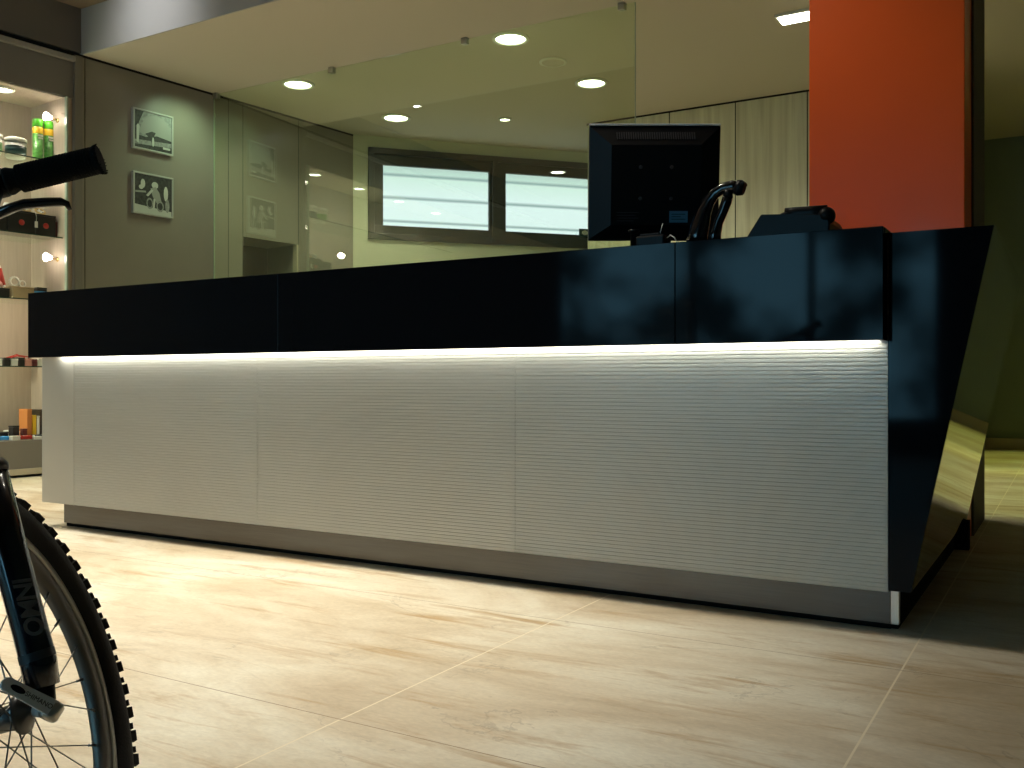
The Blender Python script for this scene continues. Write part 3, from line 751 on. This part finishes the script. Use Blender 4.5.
tub(-0.388, SH[0], 'white tub with dark label on the top shelf beside the spray cans', M['white_plastic'], M['label_dark'])
tub(-0.56, SH[0], 'tub at the left picture edge on the top shelf', M['white_plastic'], M['lime_dark'])
for s, lb in ((-0.216, 'left one of the two green spray cans'), (-0.126 - 0.008, 'right one of the two green spray cans, nearer the spotlight')):
    t = goods('spray_can', lb, 'spray can', s, 0.22, SH[0], 'green spray cans on the top shelf')
    b = MB(); b.lathe([(0, 0), (0.033, 0), (0.035, 0.006), (0.035, 0.215), (0, 0.215)], seg=26); b.build('body', M['lime_dark'], t)
    b = MB(); b.lathe([(0.0352, 0.2152), (0.0355, 0.218), (0.0355, 0.262), (0.0352, 0.2625), (0.02, 0.2625), (0.02, 0.2152)], seg=26, closed=True); b.build('yellow_band', M['yellow'], t)
    b = MB(); b.lathe([(0, 0.263), (0.035, 0.263), (0.035, 0.318), (0.031, 0.324), (0, 0.325)], seg=26); b.build('cap', M['lime'], t)
    b = MB(); b.box((0.0352, -0.022, 0.193), (0.0372, 0.022, 0.206)); b.box((0.0352, -0.016, 0.175), (0.0372, 0.02, 0.186)); b.build('lettering', M['white_plastic'], t)


def carton(s, z, ws, dt, hz, mt, label, name='carton', emblem=None, t0=0.2, rot=0.0):
    t = goods(name, label, 'box', s, t0, z); t.rotation_euler = (0, 0, W_ANG + rot)
    b = MB(); b.box((-dt / 2, -ws / 2, 0), (dt / 2, ws / 2, hz - 0.012), 0.002); b.build('body', mt, t)
    b = MB(); b.box((-dt / 2 - 0.001, -ws / 2 - 0.001, hz - 0.0115), (dt / 2 + 0.001, ws / 2 + 0.001, hz), 0.002); b.build('lid', mt, t)
    if emblem:
        b = MB(); b.lathe([(0, 0.003), (0.02, 0.003), (0.021, 0.0005), (0, 0.0005)], origin=(dt / 2, 0, hz * 0.5), axis=(1, 0, 0), seg=20); b.build('emblem', emblem, t)
    return t


carton(-0.385, SH[1], 0.20, 0.16, 0.165, M['black_card'], 'black carton with round red emblem, left one under the brake lever', emblem=M['red'])
carton(-0.208, SH[1], 0.145, 0.16, 0.160, M['black_card'], 'black carton with round red emblem, right one under the brake lever', emblem=M['red'])
carton(-0.566, SH[1], 0.15, 0.16, 0.15, M['black_card'], 'black carton at the left picture edge, under the handlebar')
carton(-0.126 + 0.003, SH[1], 0.012, 0.14, 0.12, M['maroon'], 'thin dark red carton at the end of the second shelf')
t = goods('price_tag', 'small white price tag hanging on the black cartons', 'price tag', -0.29, 0.10, SH[1] + 0.055)
b = MB(); b.box((0, -0.011, 0), (0.002, 0.011, 0.045)); b.build('tag', M['white_plastic'], t); b = MB(); b.tube([(0.001, 0, 0.045), (0.001, 0.003, 0.075), (-0.02, 0.004, 0.1115)], 0.0012, 6); b.build('string', M['white_plastic'], t)
for s, lb, zz, tl in ((-0.335, 'gold coloured chain ring lying on the black cartons, left one', SH[1] + 0.165, 0.5), (-0.225, 'gold coloured chain ring lying on the black cartons, right one', SH[1] + 0.160, 0.7)):
    t = goods('chainring', lb, 'chain ring', s, 0.17, zz)
    RM = Matrix.Rotation(tl, 4, 'Y'); up = Vector((0, 0, 0.0415 * math.sin(tl) + 0.0005)); RM = Matrix.Translation(up) @ RM; ax = RM.to_3x3() @ Vector((0, 0, 1))
    b = MB(); b.lathe([(0.028, 0.0), (0.037, 0.0), (0.037, 0.006), (0.028, 0.006)], origin=up, axis=ax, seg=28, closed=True)
    for k in range(16): b.box((0.0360, -0.003, 0.001), (0.041, 0.003, 0.005), M=RM @ Matrix.Rotation(2 * PI * k / 16, 4, 'Z'))
    b.build('ring', M['gold'], t)
    b = MB()
    for k in range(4): b.box((0.009, -0.004, 0.001), (0.029, 0.004, 0.005), M=RM @ Matrix.Rotation(k * PI / 2, 4, 'Z'))
    b.lathe([(0.006, 0.0005), (0.011, 0.0005), (0.011, 0.0055), (0.006, 0.0055)], origin=up, axis=ax, seg=16, closed=True); b.build('spider', M['chrome'], t)
t = goods('lamp_housing', 'pale plastic bike lamp on the black carton below the handlebar', 'bike lamp', -0.435, 0.2, SH[1] + 0.165)
b = MB(); b.tube([(0, -0.03, 0.03), (0, 0.0, 0.03), (0, 0.03, 0.03)], [0.029, 0.028, 0.020], 18); b.build('body', M['white_plastic'], t); b = MB(); b.lathe([(0, -0.004), (0.026, 0)], origin=(0, -0.031, 0.03), axis=(0, 1, 0), seg=18); b.build('lens', M['chrome'], t)

# third shelf
carton(-0.375, SH[2], 0.155, 0.17, 0.088, M['card'], 'flat brown cardboard box on the third shelf', 'cardboard_box')
carton(-0.228, SH[2], 0.105, 0.12, 0.068, M['blue'], 'bright blue box beside the cardboard box')
carton(-0.215, SH[2] + 0.068, 0.07, 0.08, 0.03, M['black_card'], 'small black box lying on the blue box')
carton(-0.53, SH[2], 0.13, 0.14, 0.07, M['black_card'], 'black box left of the cardboard box')
t = goods('headset_ring', 'pale toothed ring standing on the cardboard box', 'toothed ring', -0.385, 0.18, SH[2] + 0.088)
b = MB(); b.lathe([(0.024, -0.006), (0.036, -0.006), (0.036, 0.006), (0.024, 0.006)], origin=(0, -0.022, 0.039), axis=(1, 0, 0), seg=26, closed=True)
for k in range(14): b.box((0.035 - 0.002, -0.003, -0.005), (0.039, 0.003, 0.005), M=Matrix.Translation((0, -0.022, 0.039)) @ Matrix.Rotation(PI / 2, 4, 'Y') @ Matrix.Rotation(2 * PI * k / 14, 4, 'Z'))
b.build('large_ring', M['white_plastic'], t)
b = MB(); b.lathe([(0.016, -0.005), (0.026, -0.005), (0.026, 0.005), (0.016, 0.005)], origin=(0.004, 0.032, 0.0265), axis=(1, 0, 0), seg=24, closed=True); b.build('small_ring', M['white_plastic'], t)
t = goods('hand_pump', 'red hand pump leaning behind the pale rings', 'hand pump', -0.455, 0.24, SH[2] + 0.0885)
b = MB(); b.tube([(0, 0.0, 0.012), (0, -0.03, 0.13)], 0.017, 16); b.build('barrel', M['red'], t); b = MB(); b.tube([(0, 0.0, 0.013), (0, 0.008, 0.0)], 0.010, 12); b.build('tip', M['chrome'], t); b = MB(); b.tube([(0, -0.03, 0.1305), (0, -0.035, 0.15)], 0.012, 12); b.build('handle', M['chrome'], t)
t = goods('bicycle_bell', 'pink bicycle bell at the left picture edge on the third shelf', 'bell', -0.535, 0.16, SH[2] + 0.07)
b = MB(); b.lathe([(0.0, 0.055), (0.02, 0.05), (0.032, 0.033), (0.036, 0.012), (0.034, 0.012)], seg=22); b.build('dome', M['pink'], t); b = MB(); b.lathe([(0, 0), (0.02, 0), (0.018, 0.012), (0, 0.014)], seg=16); b.build('mount', M['chrome'], t)

# lowest glass shelf: row of small packets
for k, (s, ws, hz, mt, lb) in enumerate([(-0.56, 0.05, 0.05, M['white_plastic'], 'white packet leftmost on the lowest glass shelf'), (-0.50, 0.045, 0.058, M['black_card'], 'black packet between white packets on the lowest glass shelf'),
                                         (-0.448, 0.045, 0.05, M['white_plastic'], 'white packet between two black packets on the lowest glass shelf'), (-0.398, 0.04, 0.06, M['black_card'], 'black packet under the red-topped tray on the lowest glass shelf'),
                                         (-0.35, 0.045, 0.052, M['pink'], 'pink packet on the lowest glass shelf'), (-0.305, 0.035, 0.05, M['maroon'], 'dark red packet near the counter on the lowest glass shelf'),
                                         (-0.265, 0.03, 0.055, M['white_plastic'], 'white packet rightmost on the lowest glass shelf')]):
    carton(s, SH[3], ws, 0.06, hz, mt, lb, 'packet', t0=0.12)
t = goods('bottle_cage', 'red bottle cage lying behind the packets', 'bottle cage', -0.36, 0.24, SH[3])
b = MB()
for dx in (-0.03, 0.03):
    b.tube([(dx, -0.08, 0.008), (dx, -0.06, 0.06), (dx, 0.0, 0.078), (dx, 0.07, 0.07), (dx, 0.085, 0.008)], 0.005, 8)
b.tube([(-0.03, 0.0, 0.078), (0, 0.0, 0.085), (0.03, 0.0, 0.078)], 0.005, 8); b.build('wire', M['red'], t)
b = MB(); b.box((-0.036, -0.01, 0.0), (0.036, 0.012, 0.012), 0.003); b.build('mount', M['black_plastic'], t)

carton(-0.33, SH[3], 0.09, 0.05, 0.065, M['black_card'], 'black packet at the back of the lowest glass shelf, beside the bottle cage', 'packet', t0=0.40)
t = goods('water_bottle', 'clear grey water bottle at the left picture edge on the third shelf', 'bottle', -0.50, 0.33, SH[2])
b = MB(); b.lathe([(0, 0), (0.034, 0), (0.036, 0.01), (0.036, 0.11), (0.031, 0.12), (0.036, 0.13), (0.036, 0.165), (0, 0.166)], seg=24); b.build('body', M['grey_plastic'], t)
b = MB(); b.lathe([(0.037, 0.1665), (0.037, 0.185), (0.02, 0.196), (0.012, 0.198), (0.012, 0.215), (0, 0.216)], seg=24); b.build('cap', M['chrome'], t)
# base of the recess: a jumble of parts, cartons upright behind
carton(-0.292, NZ0, 0.035, 0.12, 0.215, M['orange_card'], 'tall orange carton standing in the recess bottom', t0=0.25)
carton(-0.255, NZ0, 0.026, 0.10, 0.17, M['yellow'], 'narrow yellow carton between orange and dark cartons', t0=0.24)
carton(-0.235 + 0.006, NZ0, 0.014, 0.08, 0.165, M['white_plastic'], 'thin white carton beside the yellow carton', t0=0.22)
carton(-0.19, NZ0, 0.03, 0.12, 0.21, M['dark_board'], 'dark brown carton at the end of the recess bottom', t0=0.27)


def pedal(s, t0, mt, label):
    t = goods('pedal', label, 'pedal', s, t0, NZ0, 'spare parts lying in the recess bottom')
    b = MB()
    b.box((-0.045, -0.04, 0.004), (0.045, -0.028, 0.03), 0.003); b.box((-0.045, 0.028, 0.004), (0.045, 0.04, 0.03), 0.003); b.box((-0.045, -0.028, 0.006), (-0.035, 0.028, 0.028)); b.box((0.035, -0.028, 0.006), (0.045, 0.028, 0.028)); b.build('cage', mt, t)
    b = MB(); b.tube([(0, -0.05, 0.017), (0, 0.028, 0.017), (0, 0.065, 0.017)], [0.011, 0.010, 0.007], 12); b.build('axle', M['chrome'], t)


def reel(s, t0, z, mt, label):
    t = goods('cable_reel', label, 'cable coil', s, t0, z, 'spare parts lying in the recess bottom')
    b = MB()
    pts = [(0.05 * math.cos(a * 0.5) * (1 + 0.06 * math.sin(a * 1.7)), 0.05 * math.sin(a * 0.5), 0.008 + 0.0015 * a) for a in range(0, 38)]
    b.tube(pts, 0.006, 8); b.build('coil', mt, t)
    b = MB(); b.box((0.04, -0.008, 0.002), (0.062, 0.008, 0.066), 0.002); b.build('tie', M['white_plastic'], t)


pedal(-0.53, 0.13, M['blue'], 'blue pedal at the left picture edge in the recess bottom'); pedal(-0.37, 0.12, M['red'], 'red pedal in front of the jumble in the recess bottom')
pedal(-0.245, 0.14, M['grey_plastic'], 'dark grey pedal close to the counter in the recess bottom')
reel(-0.475, 0.40, NZ0, M['grey_plastic'], 'grey cable coil at the back of the recess bottom'); reel(-0.385, 0.26, NZ0, M['chrome'], 'bright cable coil beside the orange carton'); reel(-0.60, 0.27, NZ0, M['pink'], 'pink cable coil behind the blue pedal')
carton(-0.485, NZ0, 0.08, 0.06, 0.055, M['grey_plastic'], 'dark grey box in the middle of the jumble in the recess bottom', t0=0.22, rot=0.25)
pedal(-0.60, 0.40, M['black_plastic'], 'black pedal at the back of the recess bottom')
carton(-0.415, NZ0, 0.05, 0.05, 0.10, M['black_card'], 'upright black packet behind the red pedal', 'packet', t0=0.17, rot=0.15)
carton(-0.335, NZ0, 0.03, 0.05, 0.075, M['maroon'], 'dark red packet standing left of the orange carton', 'packet', t0=0.19, rot=-0.1)
carton(-0.545, NZ0, 0.045, 0.05, 0.085, M['red'], 'red packet at the left picture edge in the recess bottom', 'packet', t0=0.215)
carton(-0.45, NZ0, 0.07, 0.05, 0.03, M['white_plastic'], 'flat white packet in the recess bottom', 'packet', t0=0.10, rot=0.3)
carton(-0.30, NZ0, 0.05, 0.05, 0.022, M['white_plastic'], 'small white packet at the front of the recess bottom', 'packet', t0=0.07, rot=-0.2)

# ------------------------------------------------------------------ bicycle
RX = Vector((math.cos(YAW), math.sin(YAW), 0)); FY = Vector((-math.sin(YAW), math.cos(YAW), 0))


def cv(x, y, z): return RX * x + FY * y + Vector((0, 0, z))      # along the camera's right / forward axes at the origin


n_yaw, n_lean = math.radians(2.0), math.radians(18.3)
AX = cv(math.cos(n_yaw) * math.cos(n_lean), math.sin(n_yaw) * math.cos(n_lean), math.sin(n_lean))      # front axle, towards the bike's left
UU = cv(-math.sin(n_yaw), math.cos(n_yaw), 0)                                                         # rearwards in the wheel plane
VV = AX.cross(UU)
if VV.z < 0: VV = -VV
HUB = cv(-0.587, 1.075, 0.2915)
SS = (VV + UU * 0.13).normalized()                                                                   # steering axis direction
ROOT = HUB - VV * 0.303; ROOT.z = 0
bike = thing('bicycle', 'mountain bike with knobbly front tyre turned beside the counter', 'bicycle', ROOT)
H = HUB - ROOT
RC, RT = 0.276, 0.0245


def make_wheel():
    """wheel in its own frame: axle along local x, parts under the rim"""
    b = MB()
    b.mi = 0; b.lathe([(0.2547, 0.0118), (0.234, 0.0100), (0.2275, 0.006), (0.2275, -0.006), (0.234, -0.0100), (0.2547, -0.0118), (0.2535, -0.0085), (0.244, -0.006), (0.244, 0.006), (0.2535, 0.0085)], axis=(1, 0, 0), seg=96, closed=True)
    b.mi = 1
    for sg in (1, -1): b.lathe([(0.2552, 0.0128 * sg), (0.2455, 0.0122 * sg), (0.2455, 0.0104 * sg), (0.2552, 0.0108 * sg)], axis=(1, 0, 0), seg=96, closed=True)
    rim = b.build('front_wheel', [M['rim_dark'], M['rim_brake']])
    b = MB(); prof = [(RC + RT * math.cos(a), RT * 0.95 * math.sin(a)) for a in [math.radians(k) for k in range(-150, 151, 20)]]
    b.lathe(prof, axis=(1, 0, 0), seg=96, closed=True)
    for k in range(56):
        for off, lat, sz in ((0.42, 0.0185, (0.0030, 0.0040, 0.0026)), (0.42, -0.0185, (0.0030, 0.0040, 0.0026)), (0, 0.0172, (0.0055, 0.0072, 0.0050)), (0, -0.0172, (0.0055, 0.0072, 0.0050)), (0.5, 0.0065, (0.0045, 0.0052, 0.0042)), (0.5, -0.0065, (0.0045, 0.0052, 0.0042))):
            a = 2 * PI * (k + off) / 56
            ph = math.asin(lat / RT)
            r = RC + RT * math.cos(ph) + 0.0008
            MM = Matrix.Rotation(a, 4, 'X') @ Matrix.Translation((lat, 0, r)) @ Matrix.Rotation(ph * 0.9, 4, 'Y')
            b.box((-sz[0], -sz[1], -0.004), (sz[0], sz[1], sz[2]), M=MM)
    b.build('tyre', M['rubber'], rim)
    b = MB(); b.lathe([(0, -0.050), (0.008, -0.050), (0.008, -0.042), (0.019, -0.036), (0.023, -0.033), (0.023, -0.029), (0.015, -0.024), (0.0135, 0), (0.015, 0.024), (0.023, 0.029), (0.023, 0.033), (0.019, 0.036), (0.008, 0.042), (0.008, 0.050), (0, 0.050)], axis=(1, 0, 0), seg=28); b.build('hub', M['hub'], rim)
    for k in range(32):
        sg = 1 if k % 2 else -1; ar = 2 * PI * (k + 0.5) / 32; tw = (1 if (k // 2) % 2 else -1) * math.radians(62)
        ah = ar + tw
        p0 = (0.031 * sg, 0.0195 * math.sin(ah), 0.0195 * math.cos(ah)); p1 = (0.003 * sg, 0.2285 * math.sin(ar), 0.2285 * math.cos(ar))
        q = Vector(p1) + (Vector(p0) - Vector(p1)).normalized() * 0.014
        b = MB(); b.tube([p0, tuple(q)], 0.0009, 6, caps=False); b.tube([tuple(q), p1], 0.0019, 6); b.build('spoke', M['spoke'], rim)
    b = MB(); b.tube([(0.004, -0.02, 0.2285), (0.004, -0.02, 0.197)], 0.003, 8); b.build('valve', M['black_plastic'], rim)
    return rim


wheel = make_wheel()
wheel.parent = bike
wheel.matrix_local = Matrix.Translation(H) @ Matrix((AX, UU, VV)).transposed().to_4x4()

P = lambda o: H + o      # root-local point offset from the hub
# fork: lower legs, brace, crown, stanchions, steerer
fork_root = None
b = MB()
b.tube([H + SS * 0.395 - AX * 0.072 + UU * 0.0, H + SS * 0.402 - AX * 0.03 + UU * 0.02, H + SS * 0.402 + AX * 0.03 + UU * 0.02, H + SS * 0.395 + AX * 0.072], 0.019, 14)
b.tube([H + SS * 0.40 + UU * 0.02, H + SS * 0.60 + UU * 0.022], 0.014, 14)
fork = b.build('fork', M['fork_blue'], bike)
for sg in (1, -1):
    o = AX * (0.064 * sg)
    b = MB(); b.tube([H + o + SS * 0.022 - AX * 0.003 * sg, H + o + SS * 0.05, H + o + SS * 0.09, H + o + SS * 0.20, H + o + SS * 0.275], [0.0185, 0.0195, 0.0190, 0.0195, 0.0205], 20)
    b.build('lower_leg', M['fork_blue'], fork)
    b = MB(); b.tube([H + o - AX * 0.004 * sg - SS * 0.010, H + o - AX * 0.002 * sg + SS * 0.028], [0.010, 0.015], 14, flat=0.55); b.build('dropout', M['black_plastic'], fork)
    b = MB(); b.tube([H + o + SS * 0.2755, H + o + SS * 0.283, H + o + SS * 0.29], [0.0215, 0.0225, 0.019], 20); b.build('leg_seal', M['grey_plastic'], fork)
    b = MB(); b.tube([H + o + SS * 0.2905, H + o + SS * 0.392], 0.0135, 16); b.build('stanchion', M['black_shiny'], fork)
b = MB(); b.tube([H + AX * 0.062 + SS * 0.255 - UU * 0.02, H + AX * 0.045 + SS * 0.33 - UU * 0.02, H + SS * 0.345 - UU * 0.02, H - AX * 0.045 + SS * 0.33 - UU * 0.02, H - AX * 0.062 + SS * 0.255 - UU * 0.02], 0.011, 12); b.build('brace', M['fork_blue'], fork)
# maker's word on the leg and its grey band, printed on the side facing the counter
leg0 = H + AX * 0.064
TO = (cv(0.0, 0.0, CAM_H) - ROOT - (leg0 + SS * 0.12)); TO = (TO - SS * TO.dot(SS)).normalized(); TO = (TO * 0.94 + AX * 0.34).normalized(); TO = (TO - SS * TO.dot(SS)).normalized()
SIDE = SS.cross(TO)
fc = bpy.data.curves.new('decal', 'FONT'); fc.body = 'OMNI'; fc.size = 0.027; fc.extrude = 0.0002; fc.offset = 0.0007; fc.align_y = 'CENTER'; fc.space_character = 0.92; fc.shear = 0.15
tmp = bpy.data.objects.new('decal', fc); COL.objects.link(tmp); bpy.context.view_layer.update()
dme = bpy.data.meshes.new_from_object(tmp.evaluated_get(bpy.context.evaluated_depsgraph_get())); bpy.data.objects.remove(tmp)
dec = bpy.data.objects.new('decal', dme); COL.objects.link(dec); dec.data.materials.clear(); dec.data.materials.append(M['decal']); dec.parent = fork
Mx = Matrix((SS, TO.cross(SS), TO)).transposed().to_4x4(); Mx.translation = leg0 + SS * 0.077 + TO * 0.0196
dec.matrix_local = Mx
b = MB(); b.tube([leg0 + SS * 0.052, leg0 + SS * 0.062], 0.0197, 20, caps=False); b.build('band', mat('dark grey band print', (0.03, 0.032, 0.036), 0.4), fork)
# quick release lever on the left end of the axle
ql = H + AX * 0.064 - Vector((0, 0, 0.007)) - FY * 0.004
b = MB(); b.tube([H + AX * 0.048, ql + AX * 0.006], 0.009, 14)
QD3 = (RX * -0.72 + Vector((0, 0, 0.60)) - FY * 0.36).normalized()
QT = (FY * -0.75 + Vector((0, 0, 0.55)) + RX * 0.25); QT = (QT - QD3 * QT.dot(QD3)).normalized(); QW = QT.cross(QD3).normalized()
qr = b.build('quick_release', M['chrome'], bike)
b = MB(); b.lathe([(0, -0.010), (0.0095, -0.010), (0.0115, -0.007), (0.0115, 0.007), (0.0095, 0.010), (0, 0.010)], origin=ql + AX * 0.004, axis=QW, seg=20); b.build('cam_barrel', M['brushed_alu'], qr)
b = MB()
QMx = Matrix((QD3, QW, QT)).transposed().to_4x4(); QMx.translation = ql + AX * 0.006
outl = [(0.0, 0.0095)] + [(0.0, -0.0095)] + [(0.05, -0.0075)] + [(0.058 + 0.0085 * math.sin(math.radians(a)), -0.0085 * math.cos(math.radians(a))) for a in range(20, 171, 25)] + [(0.05, 0.0075)]
b.prism(outl, 0.004, 0.0095, axes='xy', M=QMx, bevel=0.0015); lev = b.build('lever', M['chrome'], qr)
b = MB(); b.prism([(0.047 + 0.009 * math.cos(math.radians(a)), 0.0035 * math.sin(math.radians(a))) for a in range(0, 360, 30)], 0.0090, 0.0100, axes='xy', M=QMx); b.build('slot', M['black_plastic'], lev)
fc = bpy.data.curves.new('lettering', 'FONT'); fc.body = 'SHIMANO'; fc.size = 0.0075; fc.extrude = 0.0001; fc.align_x = 'CENTER'; fc.align_y = 'CENTER'
tmp = bpy.data.objects.new('lettering', fc); COL.objects.link(tmp); bpy.context.view_layer.update()
lme = bpy.data.meshes.new_from_object(tmp.evaluated_get(bpy.context.evaluated_depsgraph_get())); bpy.data.objects.remove(tmp)
lo_ = bpy.data.objects.new('lettering', lme); COL.objects.link(lo_); lme.materials.clear(); lme.materials.append(M['black_plastic']); lo_.parent = lev
LM = Matrix((-QD3, -QW, QT)).transposed().to_4x4(); LM.translation = ql + AX * 0.006 + QD3 * 0.021 + QT * 0.0097; lo_.matrix_local = LM
# stem, handlebar, grips, levers
STEM_TOP = H + SS * 0.60 + UU * 0.022
BC = cv(-0.772, 1.142, 0.862) - ROOT
b = MB(); b.tube([STEM_TOP - SS * 0.01, STEM_TOP + SS * 0.012, BC], [0.017, 0.016, 0.018], 16); b.build('stem', M['black_plastic'], bike)
GI = cv(-0.606, 1.1365, 0.9195) - ROOT; GE = cv(-0.500, 1.150, 0.9495) - ROOT


def mirror(p):            # across the front wheel's middle plane
    d = (p - BC).dot(AX); return p - AX * (2 * d)


for sg in (0, 1):
    f = (lambda p: p) if sg == 0 else mirror
    if sg == 0:
        b = MB(); Lp = [GE, GI, BC + AX * 0.07 + Vector((0, 0, 0.006)), BC]; b.tube([mirror(Lp[0]), mirror(Lp[1]), mirror(Lp[2]), BC, Lp[2], Lp[1], Lp[0] + (GI - GE) * 0.02], 0.0112, 14); b.build('handlebar', M['black_shiny'], bike)
    g = [GI + (GE - GI) * k for k in (0.0, 0.03, 0.10, 0.2, 0.4, 0.6, 0.8, 0.93, 0.94, 1.0)]
    b = MB(); b.tube([f(p) for p in g], [0.0165, 0.0165, 0.0135, 0.0150, 0.0158, 0.0158, 0.0155, 0.0155, 0.0168, 0.0168], 24)
    dG = (GE - GI).normalized()
    for k in range(26):
        c = GI + (GE - GI) * (0.14 + k * 0.031)
        b.tube([f(c - dG * 0.0011), f(c + dG * 0.0011)], [0.0169, 0.0169], 24)
    for k in range(30):
        a = 2 * PI * k / 30; ra = dG.orthogonal().normalized(); rb = dG.cross(ra)
        c = GE - dG * 0.004 + (ra * math.cos(a) + rb * math.sin(a)) * 0.0166
        b.tube([f(c), f(c + dG * random.uniform(0.003, 0.006) + (ra * math.cos(a) + rb * math.sin(a)) * 0.0016)], [0.0012, 0.0006], 5)
    b.build('grip', M['grip_rubber'], bike)
    lv = [((x - 512) / 946 * d, d, (381 - y) / 946 * d + CAM_H) for x, y, d in ((-14, 219, 1.085), (0, 213, 1.08), (12, 208, 1.08), (25, 204, 1.08), (45, 202.5, 1.085), (61, 202, 1.09), (67, 204, 1.092), (70, 210, 1.095))]
    lp = [f(cv(*q) - ROOT) for q in lv]
    b = MB(); b.tube(lp, [0.0072, 0.0070, 0.0068, 0.0068, 0.0066, 0.0062, 0.0046, 0.0028], 12, flat=0.85)
    bl = b.build('brake_lever', M['black_shiny'], bike)
    b = MB(); cc = GI - dG * 0.012; b.tube([f(cc - dG * 0.009), f(cc + dG * 0.009)], 0.0175, 18); b.tube([f(cc), lp[0]], [0.010, 0.009], 10); b.build('clamp', M['black_plastic'], bl)
    b = MB(); b.ball(f(cc + Vector((0, 0, -0.018)) + FY * -0.012), 0.007, 10, 8); b.build('adjuster', M['chrome'], bl)
# frame, seat, rear wheel, cranks: the rest of the bike stands outside the picture, to the left
RR = Vector((SS.x, SS.y, 0)).normalized()
FP = lambda a, z: Vector((H.x, H.y, 0)) + RR * a + Vector((0, 0, z))
HT0, HT1 = H + SS * 0.435 + UU * 0.021, H + SS * 0.555 + UU * 0.022
b = MB(); b.tube([HT0, HT1], 0.019, 16); frm = b.build('frame', M['frame_blue'], bike)
BB, SC1, RH = FP(0.52, 0.27), FP(0.68, 0.62), FP(0.93, 0.3045)
for a_, b_, r in ((HT0 + SS * 0.03, BB, 0.02), (HT1 - SS * 0.02, SC1, 0.016), (BB, SC1 + (SC1 - BB) * 0.05, 0.015)):
    q = MB(); q.tube([a_, b_], r, 14); q.build('tube', M['frame_blue'], frm)
LAT = RR.cross(Vector((0, 0, 1)))
for sg in (1, -1):
    q = MB(); q.tube([BB + LAT * 0.03 * sg, BB + (RH - BB) * 0.35 + LAT * 0.045 * sg, RH + LAT * 0.064 * sg], 0.009, 10); q.build('chain_stay', M['frame_blue'], frm)
    q = MB(); q.tube([SC1 + LAT * 0.015 * sg, SC1 + (RH - SC1) * 0.4 + LAT * 0.045 * sg, RH + LAT * 0.064 * sg], 0.008, 10); q.build('seat_stay', M['frame_blue'], frm)
q = MB(); q.tube([SC1, SC1 + (SC1 - BB).normalized() * 0.17], 0.0125, 12); q.build('seat_post', M['brushed_alu'], bike)
SP = SC1 + (SC1 - BB).normalized() * 0.18
q = MB(); q.tube([SP - RR * 0.15, SP - RR * 0.05 + Vector((0, 0, 0.01)), SP + RR * 0.04 + Vector((0, 0, 0.015)), SP + RR * 0.11 + Vector((0, 0, 0.02))], [0.018, 0.03, 0.06, 0.068], 16, flat=0.45); q.build('saddle', M['black_plastic'], bike)
rw = dup(wheel, bike); rw.name = 'rear_wheel'
rw.matrix_local = Matrix.Translation(RH) @ Matrix((-LAT, RR, Vector((0, 0, 1)))).transposed().to_4x4()
q = MB(); q.tube([BB - LAT * 0.06, BB + LAT * 0.06], 0.017, 14); q.lathe([(0.07, -0.002), (0.08, -0.002), (0.08, 0.002), (0.07, 0.002)], origin=BB + LAT * 0.045, axis=LAT, seg=30, closed=True); crk = q.build('crankset', M['hub'], bike)
for sg in (1, -1):
    q = MB(); e = BB + LAT * 0.062 * sg + (RR * 0.13 + Vector((0, 0, -0.07))) * sg; q.tube([BB + LAT * 0.06 * sg, e], [0.011, 0.008], 10); q.build('crank_arm', M['brushed_alu'], crk)
    q = MB(); q.box((-0.04, -0.03, -0.012), (0.04, 0.03, 0.012), 0.003, Matrix.Translation(e + LAT * 0.05 * sg)); q.build('pedal', M['black_plastic'], crk)
